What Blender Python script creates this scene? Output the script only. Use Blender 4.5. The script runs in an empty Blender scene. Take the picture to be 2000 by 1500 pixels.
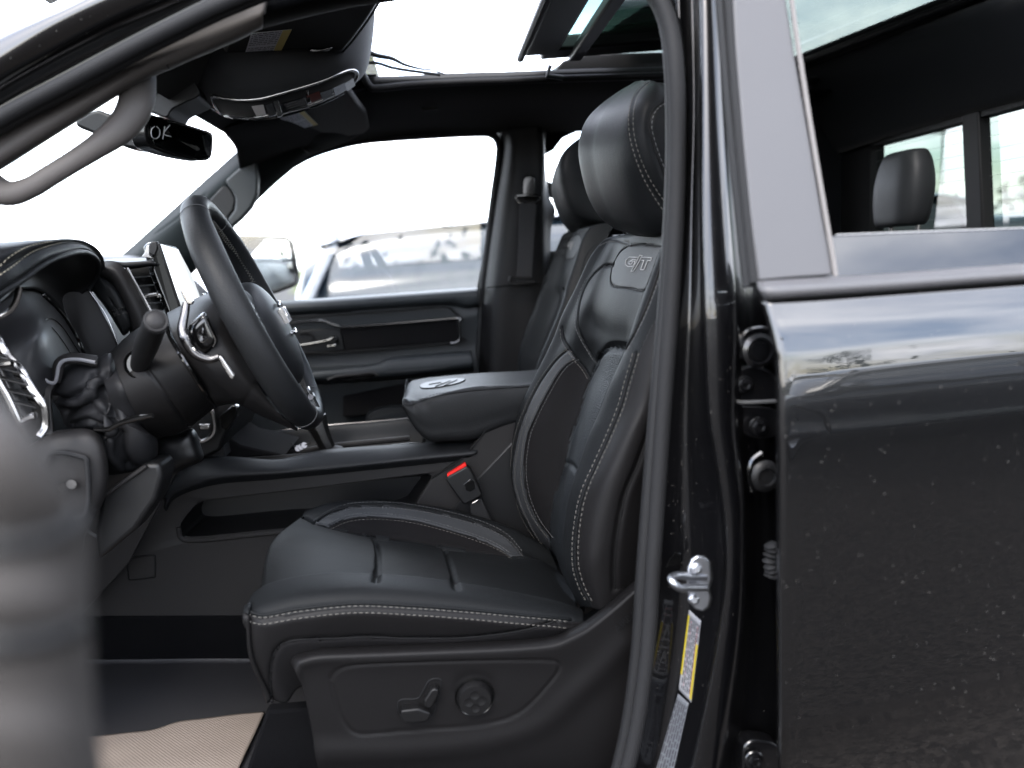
import bpy, math, random
import numpy as np
from mathutils import Vector, Matrix
from mathutils.bvhtree import BVHTree
random.seed(7); np.random.seed(7)
S = bpy.context.scene
COL = S.collection
# ---------------------------------------------------------------- camera, sky, sun, exposure
FPX = 1520.0; CAM = np.array([0.0, 0.0, 1.5])
def nrm(a):
    a = np.asarray(a, float); return a/np.linalg.norm(a)
_yc = nrm([850-1000, 750-507, -FPX]); _h2 = np.array([850.0, 750-438.6, -FPX])
_zc = nrm(np.cross(_h2, _yc)); _zc = _zc if _zc[1] > 0 else -_zc
_xc = nrm(np.cross(_yc, _zc))
M = np.stack([_xc, _yc, _zc], axis=1)          # world -> camera
cd = bpy.data.cameras.new('camera'); cam = bpy.data.objects.new('camera', cd); COL.objects.link(cam)
cam.matrix_world = Matrix.Translation(Vector(CAM)) @ Matrix(M.T.tolist()).to_4x4()
cd.sensor_width = 36; cd.lens = 36*FPX/2000; cd.clip_start = 0.02; cd.clip_end = 3000
cd.dof.use_dof = True; cd.dof.focus_distance = 1.12; cd.dof.aperture_fstop = 3.4
S.camera = cam
SUN_EL, SUN_AZ = math.radians(48), math.radians(205)   # azimuth: direction the light comes from, measured from +Y towards +X
w = bpy.data.worlds.new('World'); S.world = w; w.use_nodes = True
nt = w.node_tree; nt.nodes.clear(); N = nt.nodes.new; L = nt.links.new
out = N('ShaderNodeOutputWorld'); bg = N('ShaderNodeBackground'); sky = N('ShaderNodeTexSky')
sky.sky_type = 'NISHITA'; sky.sun_disc = False; sky.sun_elevation = SUN_EL; sky.sun_rotation = SUN_AZ
sky.air_density = 1.0; sky.dust_density = 1.5; sky.ozone_density = 1.0
tc = N('ShaderNodeTexCoord'); sep = N('ShaderNodeSeparateXYZ'); L(tc.outputs['Generated'], sep.inputs[0])
zc = N('ShaderNodeMath'); zc.operation = 'MAXIMUM'; L(sep.outputs[2], zc.inputs[0]); zc.inputs[1].default_value = 0.0
za = N('ShaderNodeMath'); za.operation = 'ADD'; L(zc.outputs[0], za.inputs[0]); za.inputs[1].default_value = 0.16
dx = N('ShaderNodeMath'); dx.operation = 'DIVIDE'; L(sep.outputs[0], dx.inputs[0]); L(za.outputs[0], dx.inputs[1])
dy = N('ShaderNodeMath'); dy.operation = 'DIVIDE'; L(sep.outputs[1], dy.inputs[0]); L(za.outputs[0], dy.inputs[1])
cmb = N('ShaderNodeCombineXYZ'); L(dx.outputs[0], cmb.inputs[0]); L(dy.outputs[0], cmb.inputs[1])
cn = N('ShaderNodeTexNoise'); cn.inputs['Scale'].default_value = 0.95; cn.inputs['Detail'].default_value = 7; cn.inputs['Roughness'].default_value = 0.6
cn.inputs['Distortion'].default_value = 0.4; L(cmb.outputs[0], cn.inputs['Vector'])
cr_ = N('ShaderNodeValToRGB'); cr_.color_ramp.elements[0].position = 0.36; cr_.color_ramp.elements[0].color = (0, 0, 0, 1)
cr_.color_ramp.elements[1].position = 0.60; cr_.color_ramp.elements[1].color = (1, 1, 1, 1); L(cn.outputs['Fac'], cr_.inputs[0])
cc = N('ShaderNodeTexNoise'); cc.inputs['Scale'].default_value = 2.2; cc.inputs['Detail'].default_value = 6; L(cmb.outputs[0], cc.inputs['Vector'])
ccr = N('ShaderNodeValToRGB'); ccr.color_ramp.elements[0].position = 0.3; ccr.color_ramp.elements[0].color = (5.4, 5.8, 6.9, 1)
ccr.color_ramp.elements[1].position = 0.75; ccr.color_ramp.elements[1].color = (13, 13, 13.4, 1); L(cc.outputs['Fac'], ccr.inputs[0])
mixc = N('ShaderNodeMix'); mixc.data_type = 'RGBA'; L(cr_.outputs[0], mixc.inputs[0]); L(sky.outputs[0], mixc.inputs[6]); L(ccr.outputs[0], mixc.inputs[7])
L(mixc.outputs[2], bg.inputs[0]); bg.inputs[1].default_value = 0.12
L(bg.outputs[0], out.inputs[0])
sl = bpy.data.lights.new('sun', 'SUN'); so = bpy.data.objects.new('sun', sl); COL.objects.link(so)
sl.energy = 0.5; sl.angle = math.radians(20); sl.color = (1.0, 0.96, 0.9)
_sd = Vector((math.sin(SUN_AZ)*math.cos(SUN_EL), math.cos(SUN_AZ)*math.cos(SUN_EL), math.sin(SUN_EL)))
so.rotation_euler = _sd.to_track_quat('Z', 'Y').to_euler(); so.location = (0, -5, 8)
S.view_settings.view_transform = 'Standard'; S.view_settings.look = 'None'
S.view_settings.exposure = 3.45; S.view_settings.gamma = 1.0
S.render.engine = 'CYCLES'
S.cycles.max_bounces = 10; S.cycles.transparent_max_bounces = 16; S.cycles.glossy_bounces = 5; S.cycles.diffuse_bounces = 5
S.cycles.sample_clamp_indirect = 12; S.cycles.caustics_reflective = False; S.cycles.caustics_refractive = False

# ---------------------------------------------------------------- geometry helpers
def P(px, py, Y):
    """point at lateral distance Y (metres) seen at photo pixel px,py"""
    d = M.T @ np.array([px-1000.0, 750.0-py, -FPX]); return CAM + d*(Y/d[1])
def PX(px, py, X):
    d = M.T @ np.array([px-1000.0, 750.0-py, -FPX]); return CAM + d*(X/d[0])
def PZ(px, py, Z):
    d = M.T @ np.array([px-1000.0, 750.0-py, -FPX]); return CAM + d*((Z-1.5)/d[2])
def proj(V):
    c = (np.atleast_2d(V)-CAM) @ M.T; return np.stack([1000+FPX*c[:, 0]/-c[:, 2], 750-FPX*c[:, 1]/-c[:, 2]], 1)
def arr(pts, Y=None):
    return np.array([P(p[0], p[1], p[2] if len(p) > 2 else Y) for p in pts])
def crp(A, ts, closed=False):
    A = np.asarray(A, float); n = len(A); ts = np.asarray(ts, float)
    i = np.floor(ts).astype(int)
    if closed:
        g = lambda k: A[k % n]; i = i
    else:
        i = np.clip(i, 0, n-2); ext = np.concatenate([[2*A[0]-A[1]], A, [2*A[-1]-A[-2]]]); g = lambda k: ext[np.clip(k+1, 0, n+1)]
    t = (ts-i).reshape((-1,)+(1,)*(A.ndim-1)); p0, p1, p2, p3 = g(i-1), g(i), g(i+1), g(i+2)
    return 0.5*((2*p1)+(-p0+p2)*t+(2*p0-5*p1+4*p2-p3)*t*t+(-p0+3*p1-3*p2+p3)*t**3)
def resamp(A, n, closed=False):
    A = np.asarray(A, float); m = len(A)
    if m == 2 and not closed: return A[0]+(A[1]-A[0])*np.linspace(0, 1, n)[:, None]
    D = crp(A, np.linspace(0, m if closed else m-1, 24*m+1), closed)
    s = np.concatenate([[0], np.cumsum(np.linalg.norm(np.diff(D, axis=0), axis=1))])
    q = np.linspace(0, s[-1], n+1)[:-1] if closed else np.linspace(0, s[-1], n)
    return np.stack([np.interp(q, s, D[:, k]) for k in range(D.shape[1])], 1)
def gridF(a, b, ca=False, cb=False):
    F = []
    for i in range(a if ca else a-1):
        for j in range(b if cb else b-1):
            i2, j2 = (i+1) % a, (j+1) % b
            F.append((i*b+j, i2*b+j, i2*b+j2, i*b+j2))
    return F
def tube(pts, r, n=10, closed=False, m=None, flat=1.0, up=None, cap=True):
    """sweep; r scalar or list; flat = thickness ratio along 'up'"""
    pts = resamp(pts, m, closed) if m else np.asarray(pts, float); k = len(pts)
    rs = np.interp(np.linspace(0, 1, k), np.linspace(0, 1, len(r)), r) if hasattr(r, '__len__') else np.full(k, float(r))
    T = np.array([nrm((pts[(i+1) % k]-pts[i-1]) if closed else (pts[min(i+1, k-1)]-pts[max(i-1, 0)])) for i in range(k)])
    ref = np.array(up if up is not None else (0.01, 0.02, 1.0), float)
    if up is None and abs(T[0] @ nrm(ref)) > 0.9: ref = np.array([0.02, 1.0, 0.01])
    V = []; u = None
    for i in range(k):
        if up is not None: u = ref-T[i]*(ref @ T[i])
        else: u = (ref if u is None else u); u = u-T[i]*(u @ T[i])
        u = nrm(u); v = np.cross(T[i], u)
        for a in range(n):
            th = 2*math.pi*(a+0.5)/n; V.append(pts[i]+rs[i]*(u*math.cos(th)*flat+v*math.sin(th)))
    F = gridF(k, n, closed, True)
    if cap and not closed: F += [tuple(range(n)), tuple(range((k-1)*n, k*n))[::-1]]
    return V, F
def join(parts):
    V = []; F = []
    for v, f in parts:
        o = len(V); V += list(v); F += [tuple(i+o for i in q) for q in f]
    return V, F
def tagp(o, label=None, cat=None, group=None, kind=None):
    if label: o['label'] = label
    if cat: o['category'] = cat
    if group: o['group'] = group
    if kind: o['kind'] = kind
    return o
def root(name, loc, label, cat, group=None):
    o = bpy.data.objects.new(name, None); o.location = Vector(loc); o.empty_display_size = 0.1; COL.objects.link(o)
    return tagp(o, label, cat, group)
WL = {}
def wloc(o):
    v = Vector(o.location)
    while o.parent: o = o.parent; v += Vector(o.location)
    return v
def mesh(name, VF, mat, parent=None, smooth=True, bevel=0, seg=2, solid=0, fixn=False, sharp=40, sub=0, off=-1):
    V, F = VF; me = bpy.data.meshes.new(name)
    org = Vector(np.mean(np.asarray(V, float), axis=0)) if len(V) else Vector((0, 0, 0))
    me.from_pydata([tuple(Vector(v)-org) for v in V], [], [tuple(int(i) for i in f) for f in F]); me.update()
    if fixn:
        import bmesh
        bm = bmesh.new(); bm.from_mesh(me); bmesh.ops.remove_doubles(bm, verts=bm.verts, dist=1e-5); bmesh.ops.recalc_face_normals(bm, faces=bm.faces); bm.to_mesh(me); bm.free()
    o = bpy.data.objects.new(name, me); COL.objects.link(o)
    if parent is not None: o.parent = parent; o.location = org-wloc(parent)
    else: o.location = org
    if isinstance(mat, (list, tuple)):
        for m_ in mat: me.materials.append(m_)
    else: me.materials.append(mat)
    if smooth:
        me.shade_smooth()
        if sharp: me.set_sharp_from_angle(angle=math.radians(sharp))
    if bevel:
        b = o.modifiers.new('b', 'BEVEL'); b.width = bevel; b.segments = seg; b.limit_method = 'ANGLE'; b.angle_limit = math.radians(30); b.harden_normals = False
    if solid:
        s_ = o.modifiers.new('s', 'SOLIDIFY'); s_.thickness = solid; s_.offset = off
    if sub:
        s_ = o.modifiers.new('u', 'SUBSURF'); s_.levels = sub; s_.render_levels = sub
    return o
def extr(poly, depth, vec=(0, 1, 0), smooth_n=0):
    """extrude 3D polygon away along vec"""
    A = np.asarray(poly, float)
    if smooth_n: A = resamp(A, smooth_n, True)
    n = len(A); B = A+np.array(vec, float)*depth
    V = list(A)+list(B); F = [tuple(range(n)), tuple(range(n, 2*n))[::-1]]+[(i, i+n, (i+1) % n+n, (i+1) % n) for i in range(n)]
    return V, F
def plate(name, pts, Y, depth, mat, parent, bevel=0.002, seg=2, smooth_n=0, vec=(0, 1, 0)):
    return mesh(name, extr(arr(pts, Y), depth, vec, smooth_n), mat, parent, bevel=bevel, seg=seg, fixn=True)
def box(c, s, rot=None):
    c = np.array(c, float); V = []
    for x in (-.5, .5):
        for y in (-.5, .5):
            for z in (-.5, .5):
                v = Vector((x*s[0], y*s[1], z*s[2]))
                if rot is not None: v = rot @ v
                V.append(c+np.array(v))
    return V, [(0, 1, 3, 2), (4, 6, 7, 5), (0, 4, 5, 1), (2, 3, 7, 6), (0, 2, 6, 4), (1, 5, 7, 3)]
def frame3(n, up=(0, 0, 1)):
    n = nrm(n); a = nrm(np.cross(up, n)); b = np.cross(n, a); return a, b, n
def lathe(c, axis, prof, n=32, up=(0, 0, 1)):
    """prof: list of (radius, height along axis)"""
    a, b, ax = frame3(axis, up); V = []
    for r, h in prof:
        for k in range(n):
            th = 2*math.pi*k/n; V.append(np.array(c)+ax*h+(a*math.cos(th)+b*math.sin(th))*r)
    F = gridF(len(prof), n, False, True)+[tuple(range(n)), tuple(range((len(prof)-1)*n, len(prof)*n))[::-1]]
    return V, F
def inpoly(q, poly):
    x, y = q[:, 0], q[:, 1]; r = np.zeros(len(q), bool); n = len(poly)
    for i in range(n):
        x1, y1 = poly[i][:2]; x2, y2 = poly[(i+1) % n][:2]
        if y1 == y2: continue
        c = ((y1 > y) != (y2 > y)) & (x < (x2-x1)*(y-y1)/(y2-y1)+x1); r ^= c
    return r
def smoothpx(pts, n=80, closed=False): return resamp(np.array(pts, float)[:, :2], n, closed)
class Surf:
    def __init__(s, cols, nu, nv, Y=None, closed=False):
        C = [c if isinstance(c, np.ndarray) else arr(c, Y) for c in cols]
        A = np.array([resamp(c, nu) for c in C])
        d = np.linalg.norm(np.diff(A, axis=0), axis=2).mean(1)
        if closed:
            d = np.append(d, np.linalg.norm(A[0]-A[-1], axis=1).mean())
        cum = np.concatenate([[0], np.cumsum(d)]); q = np.linspace(0, cum[-1], nv+1)[:-1] if closed else np.linspace(0, cum[-1], nv)
        ts = np.interp(q, cum, np.arange(len(cum)))
        s.V = crp(A, ts, closed).reshape(-1, 3); s.F = gridF(nv, nu, closed, False); s.nu, s.nv = nu, nv; s.closed = closed
        s.orient()
    def orient(s, ref=None):
        F = np.array(s.F); n = np.cross(s.V[F[:, 2]]-s.V[F[:, 0]], s.V[F[:, 3]]-s.V[F[:, 1]]); c = s.V[F].mean(1)
        if s.closed: f = ((c-c.mean(0))*n).sum()
        elif ref is not None: f = (n @ np.array(ref, float)).sum()
        else: f = ((CAM-c)*n).sum()
        if f < 0: s.F = [f_[::-1] for f_ in s.F]
        s.upd()
    def upd(s):
        F = np.array(s.F); n = np.cross(s.V[F[:, 2]]-s.V[F[:, 0]], s.V[F[:, 3]]-s.V[F[:, 1]])
        N_ = np.zeros_like(s.V)
        for k in range(4): np.add.at(N_, F[:, k], n)
        s.N = N_/(np.linalg.norm(N_, axis=1)[:, None]+1e-12)
        s.bvh = BVHTree.FromPolygons([tuple(v) for v in s.V], s.F)
        return s
    def hit(s, px, py, off=0.0):
        d = nrm(M.T @ np.array([px-1000.0, 750.0-py, -FPX])); h, n, i, t = s.bvh.ray_cast(Vector(CAM), Vector(d))
        if h is None:
            best = None
            for r in (2, 5, 9, 15, 24, 36):
                for a in range(12):
                    dd = nrm(M.T @ np.array([px+r*math.cos(a*.5236)-1000.0, 750.0-py-r*math.sin(a*.5236), -FPX])); h, n, i, t = s.bvh.ray_cast(Vector(CAM), Vector(dd))
                    if h is not None: best = 1; break
                if best: break
            if h is None: return None, None
        n = np.array(n); n = n if n @ (CAM-np.array(h)) > 0 else -n
        return np.array(h)+n*off, n
    def path(s, pts, n=90, off=0.0, closed=False):
        q = smoothpx(pts, n, closed); H = [s.hit(a, b, off) for a, b in q]; H = [(h, k) for h, k in H if h is not None]
        Pn = np.array([h for h, k in H]); K = np.array([k for h, k in H])
        if len(Pn) > 5:
            for _ in range(2):
                Pn[1:-1] = (Pn[:-2]+2*Pn[1:-1]+Pn[2:])/4
        return Pn, K
    def groove(s, pts, w, d, n=70, closed=False):
        Pn, K = s.path(pts, n, 0, closed); dist = np.full(len(s.V), 9.0)
        for a, b in zip(Pn[:-1], Pn[1:]):
            ab = b-a; L2 = ab @ ab
            if L2 < 1e-10 or L2 > .01: continue
            t = np.clip(((s.V-a) @ ab)/L2, 0, 1); dist = np.minimum(dist, np.linalg.norm(s.V-a-t[:, None]*ab, axis=1))
        s.V = s.V-s.N*(d*np.exp(-(dist/w)**2))[:, None]; s.upd(); return s
    def mask(s, poly, smooth=True, n=160):
        poly = smoothpx(poly, n, True) if smooth else poly
        return inpoly(proj(s.V[np.array(s.F)].mean(1)), poly)
    def emit(s, name, mat, parent, sel=None, solid=0.004, sharp=0, smooth=True):
        F = np.array(s.F) if sel is None else np.array(s.F)[sel]
        if len(F) == 0: return None
        u, inv = np.unique(F, return_inverse=True)
        return mesh(name, (s.V[u], inv.reshape(F.shape)), mat, parent, solid=solid, sharp=sharp, smooth=smooth)
    def piping(s, pts, r, name, mat, parent, off=0.0, closed=False, n=80, res=6):
        Pn, K = s.path(pts, n, off, closed); return mesh(name, tube(Pn, r, res, closed), mat, parent, sharp=0)
    def stitch(s, pts, parent, mat, name='stitching', dl=0.0042, gap=0.0022, r=0.00054, off=0.0002, n=160):
        Pn, K = s.path(pts, n, off); return dashes(Pn, parent, mat, name, dl, gap, r)
def dashes(Pn, parent, mat, name='stitching', dl=0.0042, gap=0.0022, r=0.00054):
    sL = np.concatenate([[0], np.cumsum(np.linalg.norm(np.diff(Pn, axis=0), axis=1))]); parts = []; q = 0.0
    at = lambda x: np.array([np.interp(x, sL, Pn[:, k]) for k in range(3)])
    while q+dl < sL[-1]:
        a, b = at(q), at(q+dl); m_ = (a+b)/2; parts.append(tube([a, a+(b-a)*.2, m_, b-(b-a)*.2, b], [r*.5, r, r, r, r*.5], 5)); q += dl+gap
    return mesh(name, join(parts), mat, parent, sharp=0) if parts else None
def loft(secs, ns, nl, cap=True):
    """closed rings lofted: secs list of (k,3); ns rings, nl points per ring"""
    A = np.array([resamp(np.asarray(c, float), nl, True) for c in secs]); d = np.linalg.norm(np.diff(A, axis=0), axis=2).mean(1)
    cum = np.concatenate([[0], np.cumsum(d)]); ts = np.interp(np.linspace(0, cum[-1], ns), cum, np.arange(len(cum)))
    V = crp(A, ts).reshape(-1, 3); F = gridF(ns, nl, False, True)
    if cap: F += [tuple(range(nl)), tuple(range((ns-1)*nl, ns*nl))[::-1]]
    return V, F
def text3d(body, size, o, right, up, mat, parent, name, depth=0.0006, outline=0, shear=0):
    cu = bpy.data.curves.new('t', 'FONT'); cu.body = body; cu.size = size; cu.extrude = depth; cu.align_x = 'CENTER'; cu.align_y = 'CENTER'; cu.shear = shear
    cu.resolution_u = 2
    t = bpy.data.objects.new('t', cu); COL.objects.link(t); bpy.context.view_layer.update()
    me = bpy.data.meshes.new_from_object(t.evaluated_get(bpy.context.evaluated_depsgraph_get())); bpy.data.objects.remove(t)
    r = nrm(right); u = nrm(np.array(up)-r*(np.array(up) @ r)); nn = np.cross(r, u)
    V = [np.array(o)+r*v.co.x+u*v.co.y+nn*v.co.z for v in me.vertices]; F = [tuple(p.vertices) for p in me.polygons]; bpy.data.meshes.remove(me)
    return mesh(name, (V, F), mat, parent, smooth=False)
# ---------------------------------------------------------------- materials
def mk(name, base=(.03, .03, .03), rough=.5, metal=0, spec=.2, coat=0, coatr=.03, bump=None, dust=None, var=0, sheen=0, rvar=0, emit=None):
    """bump: list of (kind, scale, strength, distance); dust: (scale, threshold, colour)"""
    m = bpy.data.materials.new(name); m.use_nodes = True; t = m.node_tree; b = t.nodes['Principled BSDF']; A = t.nodes.new; K = t.links.new
    b.inputs['Base Color'].default_value = (*base, 1); b.inputs['Roughness'].default_value = rough; b.inputs['Metallic'].default_value = metal
    b.inputs['Specular IOR Level'].default_value = spec; b.inputs['Coat Weight'].default_value = coat; b.inputs['Coat Roughness'].default_value = coatr
    if sheen: b.inputs['Sheen Weight'].default_value = sheen; b.inputs['Sheen Roughness'].default_value = .4
    if emit: b.inputs['Emission Color'].default_value = (*emit[:3], 1); b.inputs['Emission Strength'].default_value = emit[3]
    co = A('ShaderNodeTexCoord').outputs['Object']; colr = None
    if var:
        n = A('ShaderNodeTexNoise'); n.inputs['Scale'].default_value = 9; n.inputs['Detail'].default_value = 5; K(co, n.inputs['Vector'])
        r = A('ShaderNodeMapRange'); r.inputs[3].default_value = 1-var; r.inputs[4].default_value = 1+var; K(n.outputs['Fac'], r.inputs[0])
        x = A('ShaderNodeVectorMath'); x.operation = 'SCALE'; x.inputs[0].default_value = base; K(r.outputs[0], x.inputs['Scale']); colr = x.outputs[0]
    if dust:
        v = A('ShaderNodeTexVoronoi'); v.inputs['Scale'].default_value = dust[0]; v.inputs['Randomness'].default_value = 1; K(co, v.inputs['Vector'])
        n2 = A('ShaderNodeTexNoise'); n2.inputs['Scale'].default_value = 6; n2.inputs['Detail'].default_value = 4; K(co, n2.inputs['Vector'])
        sc = A('ShaderNodeMath'); sc.operation = 'MULTIPLY'; sc.inputs[1].default_value = dust[1]*2; K(n2.outputs['Fac'], sc.inputs[0])
        sp = A('ShaderNodeSeparateColor'); K(v.outputs['Color'], sp.inputs[0])
        pr = A('ShaderNodeMath'); pr.operation = 'POWER'; pr.inputs[1].default_value = dust[3] if len(dust) > 3 else 1; K(sp.outputs[0], pr.inputs[0])
        s2 = A('ShaderNodeMath'); s2.operation = 'MULTIPLY'; K(sc.outputs[0], s2.inputs[0]); K(pr.outputs[0], s2.inputs[1])
        lt = A('ShaderNodeMath'); lt.operation = 'LESS_THAN'; K(v.outputs['Distance'], lt.inputs[0]); K(s2.outputs[0], lt.inputs[1])
        mx = A('ShaderNodeMix'); mx.data_type = 'RGBA'; K(lt.outputs[0], mx.inputs[0]); mx.inputs[6].default_value = (*base, 1); mx.inputs[7].default_value = (*dust[2], 1)
        if colr: K(colr, mx.inputs[6])
        colr = mx.outputs[2]
        r3 = A('ShaderNodeMix'); r3.data_type = 'FLOAT'; K(lt.outputs[0], r3.inputs[0]); r3.inputs[2].default_value = coat; r3.inputs[3].default_value = 0; K(r3.outputs[0], b.inputs['Coat Weight'])
    if colr: K(colr, b.inputs['Base Color'])
    if rvar:
        n = A('ShaderNodeTexNoise'); n.inputs['Scale'].default_value = 14; n.inputs['Detail'].default_value = 6; K(co, n.inputs['Vector'])
        r = A('ShaderNodeMapRange'); r.inputs[3].default_value = max(0, rough-rvar); r.inputs[4].default_value = rough+rvar; K(n.outputs['Fac'], r.inputs[0]); K(r.outputs[0], b.inputs['Roughness'])
    prev = None
    for kind, sc_, st, di in (bump or []):
        if kind == 'v': x = A('ShaderNodeTexVoronoi'); x.feature = 'SMOOTH_F1'; o_ = x.outputs['Distance']
        elif kind == 'w': x = A('ShaderNodeTexWave'); x.bands_direction = 'DIAGONAL'; o_ = x.outputs['Fac']
        else: x = A('ShaderNodeTexNoise'); x.inputs['Detail'].default_value = 4; o_ = x.outputs['Fac']
        x.inputs['Scale'].default_value = sc_; K(co, x.inputs['Vector'])
        bp = A('ShaderNodeBump'); bp.inputs['Strength'].default_value = st; bp.inputs['Distance'].default_value = di; K(o_, bp.inputs['Height'])
        if prev: K(prev, bp.inputs['Normal'])
        prev = bp.outputs[0]
    if prev:
        K(prev, b.inputs['Normal'])
    return m
def glass(name, tint=(.9, .95, .93), refl=1.0):
    m = bpy.data.materials.new(name); m.use_nodes = True; t = m.node_tree; t.nodes.clear(); A = t.nodes.new; K = t.links.new
    o = A('ShaderNodeOutputMaterial'); tr = A('ShaderNodeBsdfTransparent'); tr.inputs[0].default_value = (*tint, 1); g = A('ShaderNodeBsdfGlossy'); g.inputs['Roughness'].default_value = 0.01
    f = A('ShaderNodeLayerWeight'); f.inputs[0].default_value = .5; pw = A('ShaderNodeMath'); pw.operation = 'POWER'; pw.inputs[1].default_value = 5; K(f.outputs['Facing'], pw.inputs[0]); ma = A('ShaderNodeMath'); ma.operation = 'MULTIPLY_ADD'; ma.inputs[1].default_value = .9; ma.inputs[2].default_value = .075; K(pw.outputs[0], ma.inputs[0])
    mu = A('ShaderNodeMath'); mu.operation = 'MULTIPLY'; mu.use_clamp = True; mu.inputs[1].default_value = refl; K(ma.outputs[0], mu.inputs[0])
    mx = A('ShaderNodeMixShader'); K(mu.outputs[0], mx.inputs[0]); K(tr.outputs[0], mx.inputs[1]); K(g.outputs[0], mx.inputs[2]); K(mx.outputs[0], o.inputs[0]); return m
paint = mk('black_paint', (.0008, .0008, .0009), .25, spec=.2, coat=1, coatr=.012, dust=(330, .17, (.070, .067, .062), 6), bump=[('n', 700, .012, .0006)])
paintj = mk('jamb_paint', (.0008, .0008, .001), .3, spec=.15, coat=.7, coatr=.03, dust=(360, .17, (.065, .061, .056), 5), bump=[('n', 60, .05, .002)])
leather = mk('black_leather', (.0054, .0057, .0061), .48, spec=.10, var=.12, rvar=.05, bump=[('v', 620, .35, .0006), ('n', 90, .12, .001)])
seatl = mk('seat_leather', (.0034, .0037, .0040), .52, spec=.05, var=.12, rvar=.05, bump=[('v', 620, .35, .0006), ('n', 90, .12, .001)])
shieldp = mk('shield_plastic', (.0028, .0026, .0027), .5, spec=.075, var=.08, bump=[('v', 900, .35, .0004), ('n', 1400, .15, .0003)])
trimf = mk('door_trim_vinyl', (.0115, .0130, .0142), .5, spec=.2, var=.1)  # tone lifted to carry the glare haze over the far door
sidel = mk('side_leather', (.0036, .0034, .0035), .5, spec=.07, var=.1, bump=[('v', 620, .3, .0005)])
leather2 = mk('grey_leather', (.017, .0178, .019), .5, spec=.10, var=.1, bump=[('v', 620, .3, .0005)])
perf = mk('perforated_leather', (.0046, .0054, .0062), .52, spec=.09, bump=[('v', 480, .8, .0012)], var=.1)
suede = mk('dark_suede', (.0030, .0028, .0030), .9, spec=.06, bump=[('n', 500, .4, .0006)])
plastic = mk('grained_plastic', (.0042, .0040, .0041), .5, spec=.10, var=.08, bump=[('v', 900, .35, .0004), ('n', 1400, .15, .0003)])
plasticg = mk('grey_plastic', (.0085, .0080, .0080), .5, spec=.12, var=.08, bump=[('n', 900, .25, .0003)])
dashm = mk('dash_vinyl', (.0052, .0055, .0061), .5, spec=.12, var=.1, bump=[('v', 700, .3, .0004)])
darkp = mk('dark_plastic', (.0028, .0028, .003), .45, spec=.2, bump=[('n', 800, .2, .0003)])
gloss = mk('gloss_black', (.0015, .0015, .0015), .14, spec=.35, coat=.15)
cloth = mk('headliner_cloth', (.0024, .0026, .0030), .95, spec=.05, bump=[('n', 1200, .4, .0004)], sheen=.05)
carpet = mk('black_carpet', (.0022, .0022, .0025), 1.0, spec=.03, bump=[('n', 900, 1, .002)])
matrub = mk('mat_rubber', (.011, .0108, .0118), .6, spec=.25, bump=[('n', 400, .2, .0004)], var=.15)
rubber = mk('seal_rubber', (.0070, .0070, .0074), .65, spec=.12, var=.1, bump=[('n', 600, .25, .0004)])
rubberd = mk('dark_rubber', (.003, .003, .0033), .6, spec=.2)
trimg = mk('pillar_trim', (.031, .0275, .0255), .65, spec=.25, var=.08, bump=[('n', 1000, .2, .0003)])
satin = mk('satin_grey_applique', (.042, .041, .0425), .42, spec=.22, var=.05, bump=[('n', 1500, .1, .0002)], dust=(140, .012, (.12, .12, .115)))
chrome = mk('satin_chrome', (.22, .215, .21), .24, metal=1, rvar=.06)
chromeb = mk('bright_chrome', (.55, .55, .56), .12, metal=1)
steel = mk('zinc_steel', (.26, .265, .28), .35, metal=1, rvar=.1, bump=[('n', 300, .1, .0005)])
dkmetal = mk('dark_chrome', (.07, .068, .068), .25, metal=1)
stitchm = mk('grey_thread', (.048, .045, .040), .8)
stitchd = mk('dark_thread', (.045, .045, .045), .8)
seamm = mk('seam_shadow_cord', (.002, .002, .0022), .7, spec=.1)
redp = mk('red_plastic', (.35, .006, .004), .35)
white = mk('label_white', (.11, .11, .115), .5)
labels_ = mk('label_silver', (.050, .053, .058), .45)
yellow = mk('label_yellow', (.16, .125, .004), .5)
ink = mk('label_ink', (.015, .015, .018), .6)
inkr = mk('label_red_ink', (.13, .03, .03), .6)
tan = mk('tan_paper', (.27, .21, .165), .9, spec=.2, var=.15)
gclear = glass('clear_glass', (.93, .96, .95)); gtint = glass('tinted_glass', (.30, .42, .36)); gdark = glass('privacy_glass', (.10, .11, .11), .8); groof = glass('roof_glass', (.004, .0075, .005), 1.0); grear = glass('rear_glass', (.098, .114, .100))
mirror = mk('mirror_glass', (.75, .77, .78), .01, metal=1)
# ================================================================ setting
def flat(name, x0, x1, y0, y1, z, mat, kind='structure', n=1):
    o = mesh(name, ([(x0, y0, z), (x1, y0, z), (x1, y1, z), (x0, y1, z)], [(0, 1, 2, 3)]), mat, None, smooth=False); o['kind'] = kind; return o
gm = mk('gravelly_asphalt', (.05, .043, .038), .9, spec=.2, bump=[('n', 60, .6, .01), ('v', 90, .5, .006)], var=.5)
_t = gm.node_tree; _b = _t.nodes['Principled BSDF']; _v = _t.nodes.new('ShaderNodeTexVoronoi'); _v.inputs['Scale'].default_value = 60
_r = _t.nodes.new('ShaderNodeValToRGB'); _r.color_ramp.elements[0].color = (.007, .006, .0053, 1); _r.color_ramp.elements[1].color = (.032, .027, .023, 1); _t.links.new([n for n in _t.nodes if n.type == 'TEX_COORD'][0].outputs['Object'], _v.inputs['Vector'])
_s = _t.nodes.new('ShaderNodeSeparateColor'); _t.links.new(_v.outputs['Color'], _s.inputs[0]); _t.links.new(_s.outputs[0], _r.inputs[0]); _t.links.new(_r.outputs[0], _b.inputs['Base Color'])
flat('ground', -800, 800, -800, 800, 0, gm)

TH = lambda y: max(0, 560-y)*.00009
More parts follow.
